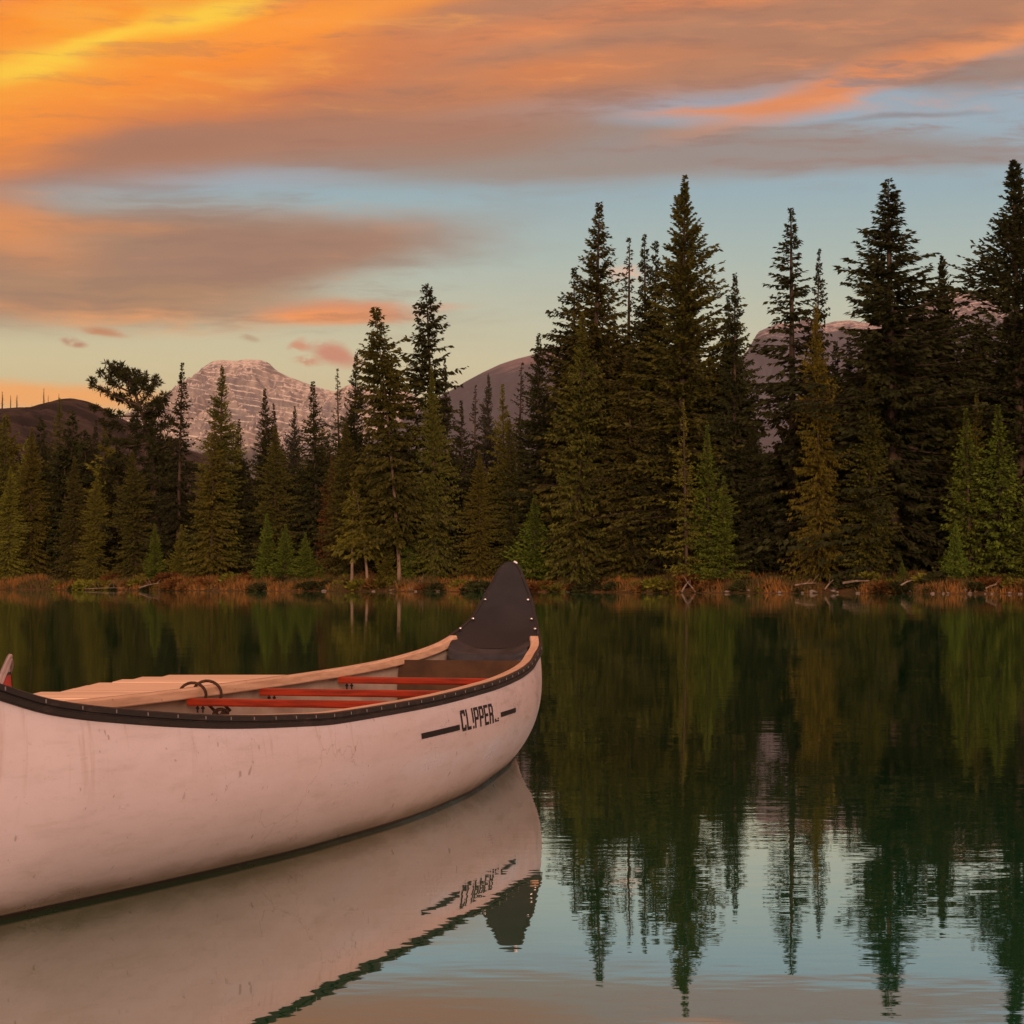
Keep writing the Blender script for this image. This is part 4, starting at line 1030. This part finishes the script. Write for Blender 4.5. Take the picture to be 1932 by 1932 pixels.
def build_canoe(name, loc, rz, scale, mats, label, detail=True):
    root = empty(name, loc, rz); root.scale = (scale,) * 3
    cs = np.unique(np.concatenate([np.linspace(0, .6, 26), np.linspace(.6, 6.4, 90), np.linspace(6.4, 7.15, 22)]))
    fs = np.concatenate([-np.linspace(1, 0, 8), np.linspace(0, 1, 22)[1:]])
    C, Fg = np.meshgrid(cs, fs, indexing='ij')
    vr = hull_pt(C, Fg, 1); nc = len(fs)
    vl = hull_pt(C, Fg[:, :], -1)
    vr = vr.reshape(-1, 3); vl = vl.reshape(-1, 3)
    fr = grid_faces(len(cs), nc, flip=False); fl = grid_faces(len(cs), nc, flip=True) + len(vr)
    me = mesh('hull', np.concatenate([vr, vl]), np.concatenate([fr, fl]), M[mats['hull']], True)
    hull = link('hull', me, root)
    # inner skin, its floor kept above the water
    ci = cs[(cs > .03) & (cs < 7.12)]; fi = np.linspace(.0, .995, 18)
    C, Fg = np.meshgrid(ci, fi, indexing='ij'); parts = []
    for sd in (1, -1):
        q = hull_pt(C, Fg, sd); q[..., 0] = sd * np.maximum(np.abs(q[..., 0]) - .010, .002); q[..., 2] = np.maximum(q[..., 2], .02 + .0 * q[..., 2])
        parts.append(q.reshape(-1, 3))
    fl_ = []; n_ = len(parts[0])
    for j in range(len(ci) - 1):
        fl_.append((j * 18, (j + 1) * 18, n_ + (j + 1) * 18, n_ + j * 18))
    gi = grid_faces(len(ci), 18, True)
    FF = np.concatenate([gi, grid_faces(len(ci), 18) + n_, np.array(fl_)])
    link('inner_skin', mesh('inner_skin', np.concatenate(parts), FF, M['liner'], True), root)
    # rails swept along the gunwale
    def sweep(nm, prof, c0, c1, sd, mat, n=150, smooth=True):
        cc = np.linspace(c0, c1, n) if c0 > .3 else np.concatenate([np.linspace(c0, .6, 40), np.linspace(.6, c1, n)[1:]])
        g_ = hull_pt(cc, np.ones_like(cc), sd)
        tg = np.gradient(g_, axis=0); tg = norm(tg)
        side_ = norm(np.cross(tg, np.array([0, 0, 1.])) * (-1 if sd > 0 else 1))     # outward
        side_ *= np.where((side_[:, :1] * sd) < 0, -1, 1)
        upv = norm(np.cross(side_, tg)); upv *= np.where(upv[:, 2:] < 0, -1, 1)
        k = len(prof); V_ = []
        for (o_, u_) in prof: V_.append(g_ + side_ * o_ + upv * u_)
        V_ = np.stack(V_, 1).reshape(-1, 3)
        V_ = np.concatenate([V_, V_[:0]])
        i = np.arange(len(cc) - 1)[:, None] * k; j = np.arange(k)[None, :]; j2 = (j + 1) % k
        q = np.stack([i + j, i + j2, i + k + j2, i + k + j], -1).reshape(-1, 4)
        me = mesh(nm, V_, [tuple(r) for r in q.tolist()] + [tuple(range(k))[::-1], tuple(range((len(cc) - 1) * k, len(cc) * k))], M[mat], False)
        return link(nm, me, root)
    band = [(-.004, .005), (.006, .007), (.012, .004), (.013, -.010), (.008, -.012), (.008, -.015), (.015, -.0175), (.015, -.029), (.010, -.033), (-.004, -.033)]
    inw = [(-.002, .007), (-.002, -.030), (-.038, -.030), (-.041, -.026), (-.041, .002), (-.037, .007)]
    for sd in (1, -1):
        sweep('outwale', band, .0, 7.15, sd, mats['trim'])
        if detail: sweep('inwale', inw, .40, 6.7, sd, 'wood')
    # deck plate at the bow
    rows = []
    cc = np.concatenate([np.linspace(.0, .40, 20)])
    nw = 17
    for c in cc:
        gR = hull_pt(c, 1., 1); wv = gR[0] + .012
        xs = np.linspace(-1, 1, nw)
        k = np.clip((c - .14) / .26, 0, 1)
        sag = .062 * k ** 1.5
        z = gR[2] + .010 - sag * (1 - np.abs(xs) ** 2.6) - .004 * np.abs(xs) ** 8
        rows.append(np.stack([xs * wv, np.full(nw, gR[1]) - .06 * k ** 2 * (1 - xs ** 2) * 0.6, z], 1))
    link('deck_plate' if detail else 'end_cap', mesh('deck_plate', np.concatenate(rows), grid_faces(len(cc), nw), M[mats['deck']], True), root)
    if detail:
        base_ = rows[-1]
        ap = [base_ * 1.0]
        # apron: the plate runs on aft inside the rails, dips and ends in a rolled lip
        spec = [(.018, -.010), (.040, -.021), (.060, -.029), (.070, -.030), (.076, -.024), (.084, -.020), (.094, -.024), (.100, -.036), (.104, -.052), (.112, -.056), (.117, -.064), (.118, -.078)]
        wI = abs(base_[0, 0]) - .030
        xs = np.linspace(-1, 1, nw); n_ = len(spec)
        for q_, (dy, dz) in enumerate(spec):
            b_ = min((q_ + 1) / 5, 1)
            corner = np.abs(xs) ** 7
            yy = base_[nw // 2, 1] - dy + corner * .030 * b_
            z = base_[:, 2] * (1 - b_) + (base_[nw // 2, 2] + .012 * np.abs(xs) ** 3) * b_ + dz + corner * .022 * b_
            ap.append(np.stack([xs * wI * (1 - .03 * b_), yy, z], 1))
        ap[0] = base_.copy(); ap[0][:, 0] = np.linspace(-1, 1, nw) * wI; ap[0][:, 2] = base_[:, 2] - .002
        link('deck_lip', mesh('deck_lip', np.concatenate(ap), grid_faces(len(ap), nw), M['lip'], True), root)
        # flange straps over the rail ends
        bolt = MB(); bolt.tube([(0, 0, -.004), (0, 0, .004), (0, 0, .0065)], [.0075, .0075, .003], 10)
        bme = mesh('bolt', bolt.v, bolt.f, M['steel'], True)
        for c in (.20, .292, .348):
            for sd in (1, -1):
                gp = hull_pt(c, 1., sd)
                o = link('bolt', bme, root, (gp[0] * .90 if c < .3 else gp[0] * .95, gp[1] - .005, gp[2] + .010 - (.004 if c < .2 else .0)))
                o.rotation_euler = (R(-40) if c < .3 else R(-18), 0, 0)
        mb = MB(); tip_ = [hull_pt(c, 1., 1) + np.array([.004, .004, .012]) for c in (.008, .015, .022, .03)]
        mb.tube([tuple(q) for q in tip_], .005, 8); mb.build('hull_edge_highlight', M['white_edge_highlight'], root, True)  # white sliver added for the highlight on the hull edge at the tip
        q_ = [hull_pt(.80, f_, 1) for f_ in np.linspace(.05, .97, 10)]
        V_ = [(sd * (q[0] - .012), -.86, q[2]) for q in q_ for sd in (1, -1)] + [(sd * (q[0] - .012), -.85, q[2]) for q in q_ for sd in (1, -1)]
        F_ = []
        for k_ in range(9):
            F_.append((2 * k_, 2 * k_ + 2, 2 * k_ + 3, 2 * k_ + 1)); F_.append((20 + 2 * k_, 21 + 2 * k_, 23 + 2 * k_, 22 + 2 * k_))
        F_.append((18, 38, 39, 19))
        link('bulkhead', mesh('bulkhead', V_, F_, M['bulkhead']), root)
        # rivets
        mb = MB()
        for k, s_ in enumerate(np.arange(.55, 7.0, .152)):
            for sd in (1, -1):
                gp = hull_pt(float(s_), 1., sd); g2_ = hull_pt(float(s_) + .01, 1., sd); tg = (g2_ - gp); tg /= np.linalg.norm(tg)
                ow = np.array([-tg[1], tg[0], 0]); ow /= np.linalg.norm(ow)
                if ow[0] * sd < 0: ow = -ow
                q = gp + ow * .0133 + np.array([0, 0, -.003])
                mb.box(tuple(q), (.0028, .0022, .009), math.atan2(tg[1], tg[0]))
        tag(mb.build('rivet_row', M['rivet'], root), kind='stuff')
        # thwarts
        for k, (s_, dz) in enumerate(((1.42, -.035), (2.12, -.035), (2.74, -.035), (4.3, -.035), (5.5, -.035))):
            gp = hull_pt(s_, 1., 1); wv = gp[0] - .028; z = gp[2] + dz - .008
            n = 14; xs = np.linspace(-wv, wv, n); V_ = []; F_ = []
            pr_ = [(-.026, -.009), (-.020, -.014), (.020, -.014), (.026, -.009), (.026, .009), (.020, .014), (-.020, .014), (-.026, .009)]
            for x_ in xs:
                kx = 1 - .22 * math.cos(x_ / wv * math.pi / 2)
                for (a_, b_) in pr_: V_.append((x_, -s_ + a_ * kx, z + b_))
            for i in range(n - 1):
                for j in range(8):
                    F_.append((i * 8 + j, i * 8 + (j + 1) % 8, i * 8 + 8 + (j + 1) % 8, i * 8 + 8 + j))
            F_ += [tuple(range(8))[::-1], tuple(range((n - 1) * 8, n * 8))]
            th = link('thwart', mesh('thwart', V_, F_, M['red']), root)
            mb = MB()
            for sd in (-1, 1):
                for j in (0, 1):
                    mb.tube([(sd * (wv - .03 - j * .022), -s_ + .004, z - .04), (sd * (wv - .03 - j * .022), -s_ + .004, z - .012)], .0035, 6)
                    mb.tube([(sd * (wv - .03 - j * .022), -s_ + .004, z - .027), (sd * (wv - .03 - j * .022), -s_ + .004, z - .020)], .0075, 6)
            link('thwart_bolts', mesh('thwart_bolts', mb.v, mb.f, M['decal']), th)
    return root, hull

TH = R(-16)
canoe, _ = build_canoe('canoe', (.02, 11.35, 0), TH, 1.0, dict(hull='hull', trim='trim', deck='deck'),
                       '')
tag(canoe, 'large white canoe with black rim, red thwarts and CLIPPER lettering, floating in the foreground', 'canoe')

# lettering laid onto the hull side: (s, z) plane wrapped to the surface
def hull_at(s_, z):
    c = float(s_); 
    for _ in range(6):
        zG = float(col(c)[1]); f = min(max(z / zG, 0), 1); q = hull_pt(c, f, 1)
        c += (s_ + q[1])
    return q
def decal_mesh(polys, off=.0015):
    V_ = []; F_ = []
    for poly in polys:       # quads in (s, z), subdivided
        (a, b_, c_, d_) = [np.array(q, float) for q in poly]
        nu = max(2, int(np.linalg.norm(b_ - a) / .02) + 2); nv = max(2, int(np.linalg.norm(d_ - a) / .02) + 2)
        b0 = len(V_)
        for i in range(nu):
            for j in range(nv):
                u, v = i / (nu - 1), j / (nv - 1)
                q = (a * (1 - u) + b_ * u) * (1 - v) + (d_ * (1 - u) + c_ * u) * v
                p_ = hull_at(q[0], q[1]); e1 = hull_at(q[0] + .02, q[1]) - p_; e2 = hull_at(q[0], q[1] + .01) - p_
                nn = np.cross(e1, e2); nn /= np.linalg.norm(nn); nn = nn if nn[0] > 0 else -nn
                V_.append(p_ + nn * off)
        for i in range(nu - 1):
            for j in range(nv - 1):
                F_.append((b0 + i * nv + j, b0 + (i + 1) * nv + j, b0 + (i + 1) * nv + j + 1, b0 + i * nv + j + 1))
    return V_, F_
LET = {  # strokes on a 0..1 x 0..1.5 cell: rectangles (x0, y0, x1, y1)
 'C': [(0, .16, .30, 1.34), (.1, 1.25, .88, 1.5), (.1, 0, .88, .25), (.66, 1.05, .92, 1.38), (.66, .14, .92, .42)],
 'L': [(0, 0, .27, 1.5), (.27, 0, .85, .24)],
 '!': [(.1, .42, .36, 1.5), (.1, 0, .36, .2)],
 'P': [(0, 0, .27, 1.5), (.27, 1.28, .85, 1.5), (.27, .58, .85, .80), (.66, .8, .93, 1.3)],
 'E': [(0, 0, .27, 1.5), (.27, 1.28, .88, 1.5), (.27, .64, .8, .86), (.27, 0, .88, .22)],
 'R': [(0, 0, .27, 1.5), (.27, 1.28, .85, 1.5), (.27, .62, .85, .84), (.66, .84, .93, 1.3), (.62, 0, .93, .62)],
}
def rect(s0, z0, s1, z1): return ((s0, z0), (s1, z0), (s1, z1), (s0, z1))
S0, S1 = 2.66, 2.12        # lettering runs toward the bow (s falls)
ZB, ZH = .286, .076
def put_text(txt, s0, s1, z0, hgt):
    wd = []
    for ch in txt: wd.append(.5 if ch == '!' else 1.0)
    tot = sum(wd) * 1.08; sc = (s0 - s1) / tot; cur = s0
    for ch, q in zip(txt, wd):
        polys = [rect(cur - a * sc, z0 + b_ / 1.5 * hgt, cur - c_ * sc, z0 + d_ / 1.5 * hgt) for (a, b_, c_, d_) in LET[ch]]
        V_, F_ = decal_mesh(polys); link('letter', mesh('letter', V_, F_, M['decal']), canoe)
        cur -= q * 1.08 * sc
put_text('CL!PPER', S0, S1, ZB, ZH)
for (a, b_, z0, z1) in ((3.20, 2.69, ZB + .008, ZB + .028), (1.99, 1.64, ZB + .014, ZB + .033)):
    V_, F_ = decal_mesh([rect(a, z0, b_, z1)]); link('stripe', mesh('stripe', V_, F_, M['decal']), canoe)
V_, F_ = decal_mesh([rect(2.11, ZB + .002, 2.088, ZB + .015), rect(2.082, ZB + .002, 2.066, ZB + .009), rect(2.060, ZB + .002, 2.034, ZB + .007), rect(2.058, ZB + .010, 2.036, ZB + .016)])
link('small_print', mesh('small_print', V_, F_, M['decal']), canoe)

# mooring rope looped over the far rail
def rope():
    mb = MB()
    Rz = lambda p_: (.02 + p_[0] * math.cos(TH) - p_[1] * math.sin(TH), 11.35 + p_[0] * math.sin(TH) + p_[1] * math.cos(TH), p_[2])
    for (s_, r_, dx) in ((2.72, .052, 0.0), (2.64, .056, .02)):
        gp = hull_pt(s_, 1., -1); pts = []
        for k in range(15):
            a_ = math.pi * (1.10 - 1.32 * k / 14)
            pts.append(Rz((gp[0] + .02 + dx + math.cos(a_) * r_ * .9, -s_ + .05 * k / 14, gp[2] - .015 + math.sin(a_) * r_ * .80)))
        e_ = hull_pt(s_, 1., -1)
        pts.append(Rz((gp[0] + .105 + dx, -s_ + .05, gp[2] - .085)))
        mb.tube(pts, .0058, 8)
    gp = hull_pt(2.70, 1., -1)
    k0 = (gp[0] + .125, -2.70, gp[2] - .085)
    for a_ in range(3):
        pts = [Rz((k0[0] + math.cos(q) * .018 + a_ * .008, k0[1] + math.sin(q + a_) * .016, k0[2] + math.sin(q) * .014)) for q in np.linspace(0, 6.28, 10)]
        mb.tube(pts, .006, 6)
    tag(mb.build('mooring_rope', M['rope'], None, True), 'dark brown rope looped over the far rail of the canoe and tied at a thwart', 'rope')
rope()

# red canoe end peeping in at the left edge
BULGE = 0.0
rc, _ = build_canoe('canoe', (-1.640, 8.0, 0), R(-90), .64, dict(hull='redhull', trim='greytrim', deck='greytrim'), '', False)
tag(rc, 'red canoe tip with a grey cap at the left edge, behind the white canoe', 'canoe')

# ------------------------------------------------------------------ dock
M['plank'], t, b = material('dock_plank', (.60, .38, .22), .7, .2)
p = coords(t); oi = t.add('ShaderNodeObjectInfo'); n = t.noise(t.mapping(p, scale=(.9, 9, 9)), 3, 6, .6)
c_ = t.mix(t.rng(n, .35, .65), (.84, .60, .40, 1), (.72, .48, .31, 1)); hs = t.add('ShaderNodeHueSaturation'); t.l.new(c_, hs.inputs['Color'])
t.l.new(t.math('MULTIPLY_ADD', oi.outputs['Random'], .16, .92), hs.inputs['Value']); t.l.new(hs.outputs[0], b.inputs['Base Color']); bump(t, b, n, .2, .003)
def dock():
    root = empty('dock', (-1.9, 10.2, 0), R(72))      # local x runs along the planks
    g = random.Random(3)
    # planks run across the walkway, ends uneven on the lake side
    n = 8; wd = .30
    dirv = Vector((math.cos(R(82)), math.sin(R(82)))); root.rotation_euler = (0, 0, 0)
    left = [(-2.12, 9.3), (-2.03, 9.7), (-1.97, 10.16), (-1.95, 10.80), (-1.87, 11.15), (-1.82, 11.55), (-1.72, 11.95)]
    y = 8.7; k = 0
    while y < 12.0:
        lx = np.interp(y, [8.7, 9.7, 10.2, 10.8, 11.2, 11.6, 12.0], [-2.16, -2.05, -1.98, -1.95, -1.87, -1.80, -1.62]) + g.uniform(-.03, .03)
        rx = -1.38 + (y - 8.7) * .13
        mb = MB(); lift = g.uniform(-.004, .006)
        mb.box(((lx + rx) / 2 + 1.9, y - 10.2 + wd / 2, .34 + lift * .4), (rx - lx, wd - .005, .035), 0, 0)
        link('plank', mesh('plank', mb.v, mb.f, M['plank']), root)
        y += wd; k += 1
    for (x0, x1) in ((-1.98, -1.60), (-1.45, -1.08)):
        mb = MB(); a = Vector((x0 + 1.9, 8.72 - 10.2, .27)); b_ = Vector((x1 + 1.9, 11.98 - 10.2, .27)); mb.tube([a, b_], .05, 4)
        mb.build('beam', M['wood'], root)
    for (x_, y_) in ((-1.9, 9.1), (-1.55, 11.6), (-1.35, 9.1), (-1.12, 11.6)):
        mb = MB(); mb.tube([(x_ + 1.9, y_ - 10.2, -1.2), (x_ + 1.9, y_ - 10.2, .25)], .06, 10); mb.build('post', M['bark'], root)
    tag(root, 'low wooden dock of pale planks with uneven ends behind the white canoe', 'dock')
dock()
print('fillers', NF, 'tris', sum(len(m.polygons) for m in bpy.data.meshes))

# ------------------------------------------------------------------ air
def haze():
    m = bpy.data.materials.new('haze_air'); m.use_nodes = True
    t = NT(m.node_tree); t.n.clear()
    v = t.add('ShaderNodeVolumePrincipled'); v.inputs['Color'].default_value = (.86, .88, .95, 1); v.inputs['Density'].default_value = HAZE
    v.inputs['Anisotropy'].default_value = .2
    o = t.add('ShaderNodeOutputMaterial'); t.l.new(v.outputs[0], o.inputs['Volume'])
    m.cycles.homogeneous_volume = True
    mb = MB(); mb.box((0, 16000, 1210), (64000, 33200, 2430))
    tag(mb.build('haze', m), kind='stuff')
HAZE = 1.2e-5
haze()
